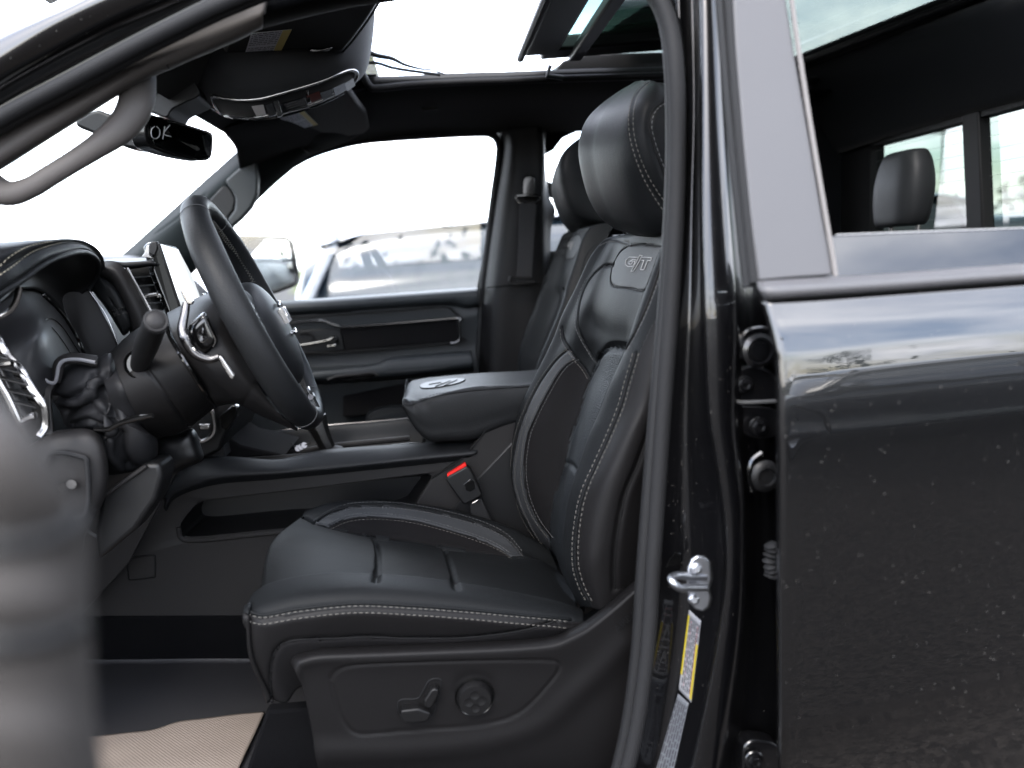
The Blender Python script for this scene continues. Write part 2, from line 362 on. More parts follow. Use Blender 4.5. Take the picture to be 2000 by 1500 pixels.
# ================================================================ rear door (open view of its outside)
tb = root('pickup_truck', (0.2, 1.5, 0.3), 'black pickup truck with its driver door open, seen from the side of its cab', 'truck')
def partroot(name, loc, lab):
    o = bpy.data.objects.new(name, None); o.empty_display_size = .1; COL.objects.link(o); o.parent = tb; o.location = Vector(loc)-Vector(tb.location); o['label'] = lab; return o
rd = partroot('door', P(1750, 1100, .62), 'closed black rear door with lowered window, grey sill strip and cloud reflections')
def dcol(px, dy=0):   # vertical profile of the door skin at image column px
    k = (px-1530)/470.0
    ys = [(588-35*k, .612), (640-41*k, .6039), (688-47*k, .5986), (698-48*k, .5979), (770-52*k, .5950), (835-56*k, .5939), (900-60*k, .5936), (1100-72*k, .5943), (1280-86*k, .5961), (1400-96*k, .5985), (1438-99*k, .6011), (1500-100*k, .612), (1640-105*k, .65)]
    return [(px, y, Y+dy) for y, Y in ys]
cols = []
edge = [(588, 1502), (640, 1517), (688, 1527), (698, 1529), (770, 1531), (835, 1531), (900, 1532), (1100, 1532), (1280, 1533), (1400, 1534), (1438, 1534), (1500, 1535), (1640, 1536)]
base = dcol(1530)
def ecol(dx, dY):
    return [(e[1]+dx, b[1], b[2]+dY) for e, b in zip(edge, base)]
cols = [ecol(-6, .05), ecol(-14, .028), ecol(-16, .012), ecol(-11, .004), ecol(-2, .0005)]+[dcol(x) for x in (1600, 1750, 2000, 2400, 2900)]
sk = Surf(cols, 150, 170); sk.emit('door_skin', paint, rd, solid=.004)
# belt strip
bs = Surf([[(1478, 549, .622), (1484, 568, .612), (1494, 586, .615), (1500, 590, .628)], [(1486, 548, .620), (1492, 566, .608), (1500, 584, .611), (1504, 589, .626)], [(1750, 532, .620), (1752, 549, .608), (1755, 566, .611), (1756, 571, .626)], [(2000, 514, .620), (2000, 531, .608), (2000, 547, .611), (2000, 552, .626)], [(2700, 466, .62), (2700, 483, .608), (2700, 497, .611), (2700, 502, .626)]], 14, 60)
bs.emit('belt_strip', satin, rd, solid=.006)
def strip(pts, w, Y, name, mat, parent, dep=.004, bev=.0012):
    A = arr(pts, Y); parts = []
    n = len(A); T = [nrm(A[min(i+1, n-1)]-A[max(i-1, 0)]) for i in range(n)]; side = [nrm(np.cross(t, (0, 1, 0))) for t in T]
    ww = w if hasattr(w, '__len__') else [w]*n
    poly = [A[i]+side[i]*ww[i]/2 for i in range(n)]+[A[i]-side[i]*ww[i]/2 for i in range(n-1, -1, -1)]
    return mesh(name, extr(poly, dep), mat, parent, bevel=bev, fixn=True)
plate('pillar_applique', [(x, y, .628+TH(y)) for x, y in [(1400, -380), (1428, -60), (1437, 100), (1452, 280), (1466, 420), (1481, 549), (1550, 543.5), (1629, 538), (1604, 400), (1577, 240), (1552, 100), (1527, -60), (1455, -380)]], .628, .012, satin, rd, bevel=.002)
mesh('window_run_seal', tube(arr([(x, y, .627+TH(y)) for x, y in [(1462, -380), (1532, -80), (1557, 80), (1582, 240), (1607, 390), (1626, 500), (1632, 540)]]), .0021, 8, m=30), mk('pale_seal', (.085, .078, .074), .5), rd)
mesh('front_run_seal', tube(arr([(x, y, .632+TH(y)) for x, y in [(1388, -380), (1416, -80), (1429, 100), (1444, 280), (1458, 420), (1472, 552)]]), .0036, 8, m=30), rubber, rd)
mesh('door_frame_edge', tube(arr([(x, y, .645+TH(y)) for x, y in [(1374, -380), (1404, -80), (1418, 100), (1434, 280), (1449, 420), (1464, 560)]]), .006, 8, m=30), rubberd, rd)
# glass (lowered): top edge visible
gl = [P(1610, 462, .652), P(1632, 460.5, .652), P(2010, 446, .652), P(2800, 400, .652), P(2800, 500, .634), P(2010, 535, .634), P(1640, 560, .634), P(1600, 560, .634)]
mesh('window_glass', extr(gl, .004), gdark, rd, bevel=.0008, fixn=True)
mesh('glass_edge', tube([P(1632, 459.5, .654), P(2010, 445.5, .654), P(2800, 400, .654)], .0012, 6), mk('ground_glass_edge', (.12, .12, .12), .3), rd)
mesh('inner_panel', extr([P(1545, 560, .70), P(2900, 470, .70), P(2900, 1700, .72), P(1545, 1800, .72)], .03), darkp, rd, fixn=True)

# ================================================================ truck body
TH = lambda y: max(0, 560-y)*.00009
def J(pts, Y):
    if pts[0][0] == -60:
        sl_ = (pts[1][1]-pts[0][1])/(pts[1][0]+60.0); pts = [(-380, pts[0][1]-sl_*320*.8)]+pts
    return [(x, y, Y+TH(y)) for y, x in pts]
j0 = J([(-60, 1322), (0, 1326), (200, 1330), (400, 1322), (600, 1311), (800, 1298), (1000, 1284), (1200, 1272), (1400, 1248), (1500, 1236), (1640, 1212)], .745)
j1 = J([(-60, 1352), (0, 1354), (200, 1358), (400, 1354), (600, 1350), (800, 1342), (1000, 1340), (1200, 1335), (1400, 1305), (1500, 1285), (1640, 1250)], .755)
j2 = J([(-60, 1360), (0, 1364), (200, 1367), (400, 1368), (600, 1373), (800, 1379), (900, 1392), (1000, 1405), (1100, 1409), (1200, 1402), (1300, 1386), (1400, 1366), (1500, 1344), (1640, 1305)], .715)
j2b = J([(-60, 1370), (0, 1374), (200, 1377), (400, 1379), (600, 1384), (800, 1390), (900, 1404), (1000, 1418), (1100, 1421), (1200, 1413), (1300, 1397), (1400, 1377), (1500, 1355), (1640, 1315)], .703)
j3 = J([(-60, 1400), (0, 1404), (200, 1412), (400, 1424), (600, 1436), (800, 1432), (900, 1440), (1000, 1450), (1200, 1446), (1400, 1420), (1500, 1400), (1640, 1375)], .705)
j4 = J([(-60, 1418), (0, 1422), (200, 1430), (400, 1444), (600, 1460), (800, 1462), (1000, 1475), (1200, 1475), (1400, 1455), (1500, 1440), (1640, 1420)], .735)
j5 = J([(-60, 1450), (0, 1452), (200, 1465), (400, 1480), (600, 1495), (800, 1500), (1000, 1515), (1200, 1520), (1400, 1520), (1500, 1520), (1640, 1520)], .745)
j6 = J([(-60, 1500), (200, 1530), (400, 1560), (560, 1600), (1000, 1640), (1640, 1640)], .75)
jam = Surf([j0, j1, j2, j2b, j3, j4, j5, j6], 130, 150); jam.emit('door_pillar', paintj, tb, solid=.004)
# weatherstrip round the front door opening
ws = [(-60, 700), (740, -12)]
wpath = [(-190, 640), (-210, 470), (-150, 330), (0, 232), (130, 162), (250, 98), (350, 47), (450, 0), (600, -55), (800, -95), (1000, -110), (1180, -95), (1262, -40), (1301, 40), (1316, 150), (1318, 300), (1314, 450), (1306, 600), (1294, 760), (1281, 950), (1270, 1120), (1262, 1250), (1246, 1380), (1226, 1480), (1195, 1580), (1140, 1660), (900, 1700)]
def wsY(i, n): return .80-.05*min(1, max(0, (i-9)/5.0)) if i > 9 else .86-.006*i
wp = arr([(x+(5 if i > 12 else 0), y, wsY(i, len(wpath))) for i, (x, y) in enumerate(wpath)])
mesh('door_seal', tube(wp, .0082, 12, m=160, flat=1.0), rubber, tb)
wp2 = arr([(x-(0 if i <= 13 else np.interp(y, [300, 1100], [3, 15])), y+(14 if i <= 12 else 4), wsY(i, 0)+.008) for i, (x, y) in enumerate(wpath)])
mesh('inner_door_seal_lip', tube(wp2, .0075, 10, m=160), rubberd, tb)
wpj = arr([(x+(11 if i > 12 else 0), y-(10 if i <= 12 else 0), wsY(i, 0)+.014) for i, (x, y) in enumerate(wpath)])
mesh('seal_carrier', tube(wpj, .008, 8, m=120), gloss, tb)

# striker
st = root('door_striker', P(1355, 1140, .70), 'silver metal door latch loop on the black pillar above the yellow label', 'door latch')
sp = [(1362, 1086), (1376, 1088), (1386, 1098), (1389, 1130), (1383, 1150), (1388, 1168), (1383, 1186), (1372, 1194), (1358, 1190), (1346, 1176), (1343, 1140), (1344, 1112), (1352, 1094)]
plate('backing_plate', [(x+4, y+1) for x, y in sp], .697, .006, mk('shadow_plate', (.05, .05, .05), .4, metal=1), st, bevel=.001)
plate('striker_plate', sp, .690, .004, steel, st, bevel=.0012)
for cx, cy in ((1360, 1110), (1355, 1170)):
    c = P(cx, cy, .690); mesh('bolt', join([lathe(c, (-.15, -1, .1), [(.0001, .0045), (.0028, .0045), (.003, .004), (.0052, .0022), (.0056, 0), (.0056, -.002)], 24)]), steel, st)
a, b_ = P(1383, 1130, .688), P(1383, 1152, .688)
mesh('striker_loop', tube([P(1378, 1127, .692), P(1350, 1127, .688), P(1325, 1124, .683), P(1312, 1128, .676), P(1313, 1136, .668), P(1328, 1148, .668), P(1345, 1148, .676), P(1378, 1148, .690)], .0036, 12, m=60), steel, st)
# stickers
def quadpt(q, u, v):
    q = [np.array(k, float) for k in q]; return (q[0]*(1-u)+q[1]*u)*(1-v)+(q[3]*(1-u)+q[2]*u)*v
def label(name, q, surf, parent, cols, mat=white, rows=0, bands=(), lab=None, off=.0012, skip=(), vertical=False, Y=None, lw=.55):
    """curved sticker lying on surf; q = 4 photo corners"""
    nu, nv = 12, 24
    def pt(u, v, o):
        p = quadpt(q, u, v); h = surf.hit(p[0], p[1], o)[0] if surf is not None else P(p[0], p[1], Y-o)
        return h
    V = [pt(i/(nu-1), j/(nv-1), off) for i in range(nu) for j in range(nv)]
    o = mesh(name, (V, gridF(nu, nv)), mat, parent, solid=.0003, sharp=0); lb = o
    def patch(u0, u1, v0, v1, m, nm, oo):
        V = [pt(u0+(u1-u0)*i/3, v0+(v1-v0)*j/11, oo) for i in range(4) for j in range(12)]
        return (V, gridF(4, 12))
    groups = {}
    for (u0, u1, v0, v1, m, nm) in bands: groups.setdefault((nm, m.name), [m, []])[1].append(patch(u0, u1, v0, v1, m, nm, off+.0004))
    if rows:
        rg = random.Random(3)
        for k in range(rows):
            c = (k+.5)/rows; hw = lw/rows/2; x = .06
            while x < .93:
                wd = rg.uniform(.03, .12)
                u0, u1, v0, v1 = (c-hw, c+hw, x, min(.95, x+wd)) if vertical else (x, min(.95, x+wd), c-hw, c+hw)
                mid = ((u0+u1)/2, (v0+v1)/2)
                if not any(s[0] <= mid[0] <= s[1] and s[2] <= mid[1] <= s[3] for s in skip):
                    groups.setdefault(('lettering', ink.name), [ink, []])[1].append(patch(u0, u1, v0, v1, ink, 'lettering', off+.0006))
                x += wd+rg.uniform(.01, .03)
    for (nm, _), (m, ps) in groups.items(): mesh(nm, join(ps), m, lb, sharp=0)
    return o
l1 = label('warning_label', [(1347, 1190), (1371, 1212), (1352, 1372), (1327, 1346)], jam, tb, None, rows=7, vertical=True, bands=[(0.0, .13, .06, .80, yellow, 'yellow_band'), (.86, 1.0, .30, .97, yellow, 'yellow_band'), (.80, .84, .10, .93, inkr, 'red_line'), (.3, .33, .1, .9, inkr, 'red_line')], skip=[(0, .14, 0, 1), (.84, 1, .25, 1)])
l1['label'] = 'white and yellow warning sticker with tiny print'
l2 = label('certification_label', [(1326, 1354), (1347, 1373), (1314, 1520), (1276, 1520)], jam, tb, None, mat=labels_, rows=6, vertical=True, lw=.5)
l2['label'] = 'silver grey sticker with tiny print'
# hinges and bolts on the pillar
def hexbolt(px, py, Y, r, parent, mat=None, name='bolt'):
    c = P(px, py, Y); mt = mat or darkp; ax = (-.05, -1, .05)
    parts = [lathe(c, ax, [(r*1.55, 0), (r*1.55, .0015), (r*1.4, .0025), (r*1.0, .0028)], 28)]
    parts.append(lathe(c, ax, [(r, .002), (r, .0075), (r*.9, .0085), (r*.6, .0085), (r*.55, .006)], 6))
    return mesh(name, join(parts), mt, parent, sharp=30)
hm = mk('painted_metal', (.0015, .0015, .0018), .3, spec=.3, coat=.4, dust=(300, .17, (.055, .05, .045), 6))
h1 = mesh('hinge', extr(resamp(arr([(1440, 728), (1450, 718), (1478, 716), (1510, 728), (1520, 760), (1512, 782), (1470, 785), (1438, 782), (1434, 750)], .72), 40, True), .02), hm, tb, bevel=.002, fixn=True)
hexbolt(1453, 751, .716, .0055, h1, hm)
mesh('hinge_edge', tube(arr([(1432, 782), (1450, 786), (1485, 785), (1520, 783)], .712), .002, 8, m=12), mk('worn_edge', (.04, .04, .04), .3), h1)
h2 = mesh('hinge', extr(resamp(arr([(1438, 795), (1500, 795), (1520, 810), (1515, 850), (1480, 856), (1455, 848), (1440, 828)], .724), 40, True), .02), hm, tb, bevel=.002, fixn=True)
hexbolt(1481, 832, .718, .006, h2, hm)
h3 = mesh('hinge', extr(resamp(arr([(1452, 1462), (1462, 1450), (1480, 1447), (1520, 1458), (1530, 1500), (1500, 1530), (1455, 1520), (1450, 1490)], .715), 40, True), .02), hm, tb, bevel=.002, fixn=True)
hexbolt(1472, 1483, .712, .0065, h3, hm)
gr = mesh('pin_boss', join([lathe(P(1480, 684, .712), (0, -1, 0), [(.0165, 0), (.0165, .004), (.0125, .006), (.0115, .003), (.0085, .003), (.008, .005), (.004, .005)], 36)]), hm, tb)
mesh('boss_arch', tube(arr([(1446, 700), (1446, 672), (1458, 650), (1482, 642), (1510, 645)], .716), .003, 8, m=24), hm, tb)
mesh('rubber_plug', lathe(P(1492, 928, .715), (0, -1, 0), [(.015, 0), (.016, .004), (.0135, .007), (.009, .008), (.008, .005), (.002, .005)], 36), darkp, tb)
mesh('plug_arch', tube(arr([(1470, 960), (1464, 925), (1470, 900), (1488, 885)], .713), .0035, 8, m=24), paint, tb)
mesh('wiring_boot', tube([P(1506+2*math.sin(k*.7), 1060+k*5, .69) for k in range(14)], [.004, .0075]*7, 16), rubber, tb)
mesh('pillar_tape', extr(arr([(1300, 1108), (1318, 1080), (1330, 1082), (1330, 1102), (1336, 1110), (1330, 1106)], .735), .003), gloss, tb, fixn=True)

zt = P(1430, -370, .71)[2]; xr = P(1380, -370, .71)[0]
mesh('roof_rail', extr([(xr-.02, .708, zt-.03), (xr-.02, .702, zt+.02), (xr-.02, .74, 1.975), (xr-.02, .82, 1.985), (xr-.02, .82, 1.94), (xr-.02, .74, zt-.02)], 1.3, (1, 0, 0)), paint, tb, bevel=.008, seg=3, fixn=True)
mesh('rail_over_door', extr([(-.30, .80, 1.93), (-.30, .77, 1.965), (-.30, .80, 1.985), (-.30, .88, 1.985), (-.30, .88, 1.94)], xr+.30, (1, 0, 0)), paint, tb, bevel=.008, seg=3, fixn=True)
# ================================================================ pillow surface helper
def pillow(outline, Ye, Yc, nr=36, nc=150, p=2.3, smooth=True, cen=None):
    O = smoothpx(outline, nc, True) if smooth else resamp_lin(outline, nc)
    c = O.mean(0) if cen is None else np.array(cen, float); V = []
    for i in range(nr):
        a = (i/(nr-1))*math.pi/2; s_ = math.cos(a)**(2/p) if i < nr-1 else 0.0; h = math.sin(a)**(2/p)
        for q in O:
            x = c+(q-c)*max(s_, 1e-3); V.append(P(x[0], x[1], Ye+(Yc-Ye)*h))
    s = Surf.__new__(Surf); s.V = np.array(V); s.F = gridF(nr, nc, False, True); s.nu, s.nv, s.closed = nc, nr, False; s.orient(); return s
def resamp_lin(pts, n):
    A = np.array(pts, float)[:, :2]; B = np.vstack([A, A[:1]]); d = np.concatenate([[0], np.cumsum(np.linalg.norm(np.diff(B, axis=0), axis=1))])
    q = np.linspace(0, d[-1], n+1)[:-1]; return np.stack([np.interp(q, d, B[:, 0]), np.interp(q, d, B[:, 1])], 1)
# ================================================================ driver seat
ds = root('bucket_seat', P(850, 1200, 1.07)-np.array([0, 0, .12]), 'black leather front seat nearest the camera with power controls on its side', 'car seat', 'front seats')
SEATPARTS = []
def X_(o):
    if o is not None: SEATPARTS.append(o)
    return o
# ---- cushion top: columns run front -> rear, ordered from outer (near) to inner (far)
c_sk0 = [(530, 1366, .83), (560, 1372, .83), (590, 1340, .835), (690, 1310, .84), (800, 1305, .84), (900, 1300, .84), (1000, 1295, .84), (1080, 1290, .84), (1170, 1270, .84)]
c_sk1 = [(492, 1285, .815), (520, 1290, .812), (590, 1275, .815), (690, 1262, .82), (800, 1258, .82), (900, 1255, .82), (1000, 1250, .822), (1080, 1245, .825), (1160, 1235, .83)]
c_sk2 = [(484, 1212, .812), (520, 1225, .803), (590, 1213, .803), (690, 1203, .805), (800, 1206, .806), (900, 1212, .808), (1000, 1222, .812), (1080, 1228, .818), (1150, 1222, .83)]
c1 = [(485, 1196, .818), (520, 1205, .808), (590, 1192, .808), (695, 1182, .809), (800, 1186, .810), (900, 1193, .812), (1000, 1202, .815), (1080, 1210, .82), (1140, 1213, .83)]
c1b = [(486, 1183, .83), (520, 1176, .822), (590, 1160, .822), (695, 1150, .824), (800, 1154, .825), (900, 1164, .826), (1000, 1177, .829), (1080, 1190, .832), (1140, 1203, .84)]
c2 = [(489, 1168, .85), (520, 1149, .852), (590, 1131, .856), (680, 1123, .86), (800, 1129, .86), (891, 1141, .86), (975, 1155, .858), (1080, 1177, .858), (1140, 1195, .86)]
def shiftY(c, Y, dz=0, dx=0):
    A = []
    for q in c:
        p = P(q[0], q[1], q[2]); p = p+np.array([dx, Y-q[2], dz]); A.append(p)
    return np.array(A)
c2b = shiftY(c2, .874, -.003); c3 = shiftY(c2, .905, -.026)
c4 = [(528, 1064, 1.07), (620, 1064, 1.07), (730, 1080, 1.07), (870, 1096, 1.07), (960, 1107, 1.07), (1060, 1127, 1.07), (1120, 1150, 1.07)]
c5 = [(585, 1011, 1.215), (650, 1031, 1.21), (730, 1047, 1.205), (800, 1056, 1.205), (866, 1068, 1.205), (975, 1084, 1.21), (1045, 1092, 1.215), (1090, 1115, 1.215)]
c5b = [(592, 1004, 1.25), (650, 1003, 1.26), (720, 1003, 1.26), (800, 1010, 1.26), (866, 1026, 1.26), (960, 1056, 1.26), (1035, 1086, 1.255), (1088, 1110, 1.25)]
c6 = [(598, 998, 1.285), (650, 981, 1.305), (730, 977, 1.31), (800, 983, 1.31), (870, 993, 1.31), (940, 1011, 1.31), (1010, 1037, 1.30), (1073, 1072, 1.29)]
c7 = shiftY(c6, 1.345, -.035); c8 = shiftY(c6, 1.35, -.16)
cu = Surf([c_sk0, c_sk1, c_sk2, c1, c1b, c2, c2b, c3, c4, c5, c5b, c6, c7, c8], 170, 300)
# front waterfall: extend each column forward and down
G = cu.V.reshape(cu.nv, cu.nu, 3)
order = G[:, 0, 0].mean() < G[:, -1, 0].mean()
if not order: G = G[:, ::-1]
ext = []
for k, (dx_, dz_) in enumerate([(-.004, -.008), (-.008, -.022), (-.008, -.045), (-.002, -.08), (.012, -.12)][::-1]):
    e = G[:, 0].copy(); wgt = np.clip((e[:, 1]-.83)/.05, 0, 1); zt = 1.5-.44
    e[:, 0] += dx_*np.clip(wgt+.2, 0, 1)
    e[:, 2] = e[:, 2]+dz_*wgt; ext.append(e)
G = np.concatenate([np.stack(ext, 1), G], 1); cu.V = G.reshape(-1, 3); cu.nu = G.shape[1]; cu.F = gridF(cu.nv, cu.nu); cu.orient((0, -.3, 1))
seam1 = [(726, 1048), (735, 1066), (738, 1090), (737, 1118), (734, 1135)]
seam2 = [(863, 1066), (872, 1085), (880, 1110), (889, 1140), (892, 1150)]
inner_edge = [(590, 1008), (620, 1022), (650, 1031), (695, 1042), (730, 1047), (800, 1056), (866, 1068), (975, 1084), (1045, 1092)]
strip_o = [(612, 1024), (640, 1005), (680, 991), (715, 988), (760, 988), (800, 992), (870, 1005), (940, 1025), (990, 1050), (1022, 1086)]
strip_i = [(640, 1030), (668, 1016), (702, 1009), (747, 1009), (800, 1015), (870, 1032), (940, 1055), (975, 1071), (996, 1086)]
front_c = [(487, 1172), (498, 1150), (560, 1133)]
def padstep(seam, h, fall):
    Pn = cu.path(seam, 30)[0]; Pn = Pn[np.argsort(Pn[:, 1])]; xs = np.interp(cu.V[:, 1], Pn[:, 1], Pn[:, 0]); d = cu.V[:, 0]-xs
    m_ = (cu.V[:, 1] > .89) & (cu.V[:, 1] < 1.215) & (d > -.002) & (cu.V[:, 2] > 1.0)
    wy = np.clip((cu.V[:, 1]-.89)/.02, 0, 1)*np.clip((1.215-cu.V[:, 1])/.02, 0, 1)
    cu.V = cu.V-cu.N*(m_*wy*h*np.clip((d+.002)/.004, 0, 1)*np.exp(-np.maximum(d, 0)/fall))[:, None]; cu.upd()
padstep(seam1, .007, .045); padstep(seam2, .005, .04)
cu.groove(seam1, .0035, .006); cu.groove(seam2, .0035, .005); cu.groove(inner_edge, .006, .006)
cu.groove(strip_o, .0022, .0022); cu.groove(strip_i, .0022, .0022)
c1px = [(484, 1199), (500, 1205), (520, 1206), (590, 1194), (695, 1184), (800, 1188), (900, 1195), (1000, 1204), (1080, 1211), (1115, 1215)]
cu.groove([(x, y-5) for x, y in c1px], .002, .002); cu.groove([(x, y+7) for x, y in c1px], .002, .0015)
seam_low = [(530, 1366), (529, 1330), (530, 1300), (536, 1275), (550, 1258), (578, 1250), (650, 1247), (720, 1244), (800, 1247), (900, 1246), (980, 1238), (1040, 1227), (1085, 1213)]
cu.groove(seam_low, .002, .003)
zone_strip = strip_o+strip_i[::-1]
zone_suede = strip_i+[(1045, 1092), (975, 1084), (866, 1068), (800, 1056), (730, 1047), (695, 1042), (650, 1031)]
m_strip = cu.mask(zone_strip, False); m_su = cu.mask(zone_suede, False) & ~m_strip
zc_ = cu.V[np.array(cu.F)].mean(1); m_top = zc_[:, 2] > -1
cl = cu.mask([(480, 1199), (500, 1206), (520, 1207), (590, 1195), (695, 1185), (800, 1189), (900, 1196), (1000, 1205), (1080, 1212), (1150, 1216), (1180, 1400), (400, 1500), (470, 1250)], False) & ((zc_[:, 1] < .845) | (zc_[:, 2] < P(485, 1196, .818)[2]-.004))
cll = cl & cu.mask(seam_low+[(1200, 1400), (500, 1500)], False)
ins = (zc_[:, 1] > .91) & (zc_[:, 1] < 1.21) & ~m_strip & ~m_su & ~cl
X_(cu.emit('cushion_insert', seatl, ds, ins)); _cb = ~(ins | m_strip | m_su | cl); X_(cu.emit('cushion_bolster', seatl, ds, _cb & (zc_[:, 1] < 1.07))); X_(cu.emit('cushion_bolster', seatl, ds, _cb & (zc_[:, 1] >= 1.07)))
X_(cu.emit('accent_strip', leather2, ds, m_strip)); X_(cu.emit('suede_panel', suede, ds, m_su))
X_(cu.emit('cushion_skirt', sidel, ds, cl & ~cll & (zc_[:, 1] < 1.07))); X_(cu.emit('lower_valance', suede, ds, cll))
for pth in ([(x, y-2) for x, y in strip_o], [(x, y+2) for x, y in strip_i]): X_(cu.piping(pth, .0009, 'seam', seamm, ds))
X_(cu.piping([(x, y-5) for x, y in c1px], .0016, 'piping', seatl, ds, off=.0006)); X_(cu.piping(seam_low, .0011, 'seam', seamm, ds))
for pth, sm in ((c1px, stitchm), ([(x, y+13) for x, y in c1px], stitchm), ([(x, y-7) for x, y in strip_o], stitchd), ([(x+2, y+4) for x, y in strip_o], stitchd), ([(x, y-6) for x, y in strip_i], stitchd), ([(x+3, y+6) for x, y in strip_i], stitchm)):
    X_(cu.stitch(pth, ds, sm))
# under-structure closing the cushion
X_(mesh('cushion_base', box((P(800, 1250, 1.07)[0]+.06, 1.10, .93), (.32, .42, .10)), carpet, ds, bevel=.02))

# ---- backrest: columns run bottom -> top, ordered far -> near
k0 = [(1085, 1085, 1.335), (1050, 1057, 1.335), (1018, 1005, 1.335), (1001, 940, 1.335), (1000, 890, 1.335), (1008, 830, 1.335), (1022, 785, 1.335), (1042, 742, 1.33), (1068, 690, 1.32), (1087, 648, 1.31), (1099, 615, 1.30), (1126, 562, 1.28), (1153, 504, 1.26), (1180, 470, 1.25)]
k1 = [(1089, 1090, 1.29), (1060, 1060, 1.295), (1029, 1005, 1.30), (1013, 940, 1.30), (1012, 890, 1.30), (1021, 830, 1.30), (1036, 785, 1.30), (1057, 745, 1.295), (1082, 698, 1.285), (1101, 660, 1.275), (1114, 620, 1.265), (1140, 562, 1.25), (1166, 508, 1.235), (1190, 471, 1.225)]
k1b = [(1088, 1092, 1.24), (1068, 1055, 1.245), (1050, 1000, 1.25), (1042, 940, 1.25), (1048, 890, 1.25), (1062, 830, 1.25), (1080, 785, 1.25), (1098, 745, 1.245), (1112, 700, 1.24), (1122, 660, 1.23), (1134, 615, 1.22), (1157, 560, 1.21), (1180, 508, 1.20), (1202, 468, 1.195)]
k2 = [(1090, 1098, 1.19), (1076, 1052, 1.19), (1079, 985, 1.19), (1094, 932, 1.19), (1108, 870, 1.19), (1127, 812, 1.19), (1143, 762, 1.19), (1158, 720, 1.19), (1160, 690, 1.19), (1158, 655, 1.185), (1162, 610, 1.18), (1178, 555, 1.17), (1198, 505, 1.165), (1215, 463, 1.16)]
k3 = [(1098, 1120, 1.07), (1090, 1062, 1.07), (1093, 1000, 1.07), (1108, 940, 1.07), (1126, 890, 1.07), (1142, 840, 1.07), (1160, 785, 1.07), (1180, 732, 1.07), (1190, 692, 1.07), (1190, 655, 1.07), (1200, 600, 1.07), (1217, 540, 1.07), (1236, 480, 1.07), (1244, 455, 1.07)]
k3a = arr(k3)+0; k4 = k3a+np.array([[.006, -.12, 0]]*len(k3a))
k5 = [(1134, 1186, .89), (1112, 1142, .89), (1101, 1100, .89), (1099, 1050, .89), (1103, 1010, .89), (1112, 965, .89), (1130, 908, .89), (1149, 852, .89), (1171, 803, .89), (1189, 755, .89), (1207, 715, .89), (1222, 680, .885), (1241, 620, .885), (1261, 565, .89), (1280, 512, .895), (1300, 462, .90)]
k6 = [(1152, 1186, .845), (1135, 1148, .845), (1123, 1108, .845), (1122, 1060, .845), (1128, 1006, .845), (1140, 958, .845), (1164, 904, .845), (1188, 850, .845), (1208, 799, .845), (1224, 747, .845), (1237, 700, .845), (1248, 655, .85), (1262, 605, .86), (1280, 550, .87), (1297, 500, .875), (1312, 462, .88)]
k7 = [(1174, 1190, .82), (1162, 1150, .815), (1156, 1100, .81), (1160, 1050, .81), (1170, 1000, .81), (1186, 940, .81), (1206, 890, .812), (1228, 840, .815), (1250, 790, .82), (1266, 740, .822), (1278, 690, .825), (1290, 640, .83), (1304, 580, .84), (1318, 520, .85), (1332, 462, .86)]
k8 = [(1205, 1170, .82), (1201, 1140, .815), (1201, 1100, .812), (1206, 1045, .81), (1218, 979, .81), (1245, 910, .812), (1266, 850, .815), (1285, 790, .82), (1300, 740, .824), (1312, 690, .828), (1325, 640, .832), (1340, 580, .84), (1352, 520, .85), (1365, 462, .86)]
k9 = [(1255, 1145, .835), (1262, 1045, .825), (1300, 910, .83), (1345, 790, .835), (1375, 690, .84), (1405, 580, .85), (1430, 462, .87)]
bcols = [arr(k0)+np.array([.05, .012, 0]), arr(k0), arr(k1), arr(k1b), arr(k2), k3a, k4, arr(k5), arr(k6), arr(k7), arr(k8), arr(k9)]
topx = []
for c in bcols:
    t = c[-1]; c2_ = np.vstack([c, t+np.array([.018, 0, .006]), t+np.array([.05, 0, .006]), t+np.array([.085, 0, -.02])]); topx.append(c2_)
bk = Surf(topx, 320, 300); bk.orient((-1, -.3, .1))
zmid = bk.V.mean(0)
up_seam = [(1098, 640), (1101, 662), (1112, 682), (1126, 702), (1141, 719), (1153, 740)]
yoke_in = [(1199, 517), (1180, 519), (1164, 531), (1150, 548), (1139, 570), (1131, 598), (1128, 632), (1132, 650), (1143, 672), (1155, 692), (1165, 707)]
perf_top = [(1168, 705), (1174, 692), (1184, 681), (1198, 678), (1221, 681)]
ins_l = [(1170, 702), (1153, 738), (1142, 770), (1131, 810), (1121, 835), (1113, 858), (1105, 905), (1092, 942), (1080, 980), (1074, 1030), (1074, 1060)]
hseam = [(1104, 904), (1113, 906), (1124, 917)]
st_o = [(1112, 683), (1098, 692), (1082, 709), (1057, 744), (1035, 785), (1018, 826), (1011, 850), (1002, 895), (1000, 937), (1011, 982), (1029, 1021), (1050, 1057), (1075, 1082)]
st_i = [(1125, 702), (1110, 710), (1093, 727), (1071, 763), (1052, 799), (1038, 830), (1030, 850), (1023, 895), (1023, 937), (1033, 982), (1050, 1018), (1074, 1050)]
near_s = [(1236, 690), (1230, 712), (1220, 745), (1206, 795), (1184, 850), (1160, 904), (1136, 958), (1124, 1006), (1118, 1060), (1119, 1108), (1131, 1148), (1146, 1176)]
rear_s = [(1272, 830), (1266, 850), (1245, 910), (1230, 945), (1218, 979), (1206, 1045), (1201, 1100), (1201, 1150)]
badge = [(1228, 480), (1211, 492), (1200, 512), (1193, 535), (1193, 552), (1199, 560), (1230, 564), (1257, 568), (1270, 540), (1284, 500), (1291, 482), (1262, 478)]
strap = [(1172, 476), (1190, 468), (1210, 470), (1228, 476)]
tri = [(1222, 682), (1227, 672), (1240, 648), (1262, 600), (1282, 545), (1297, 495)]
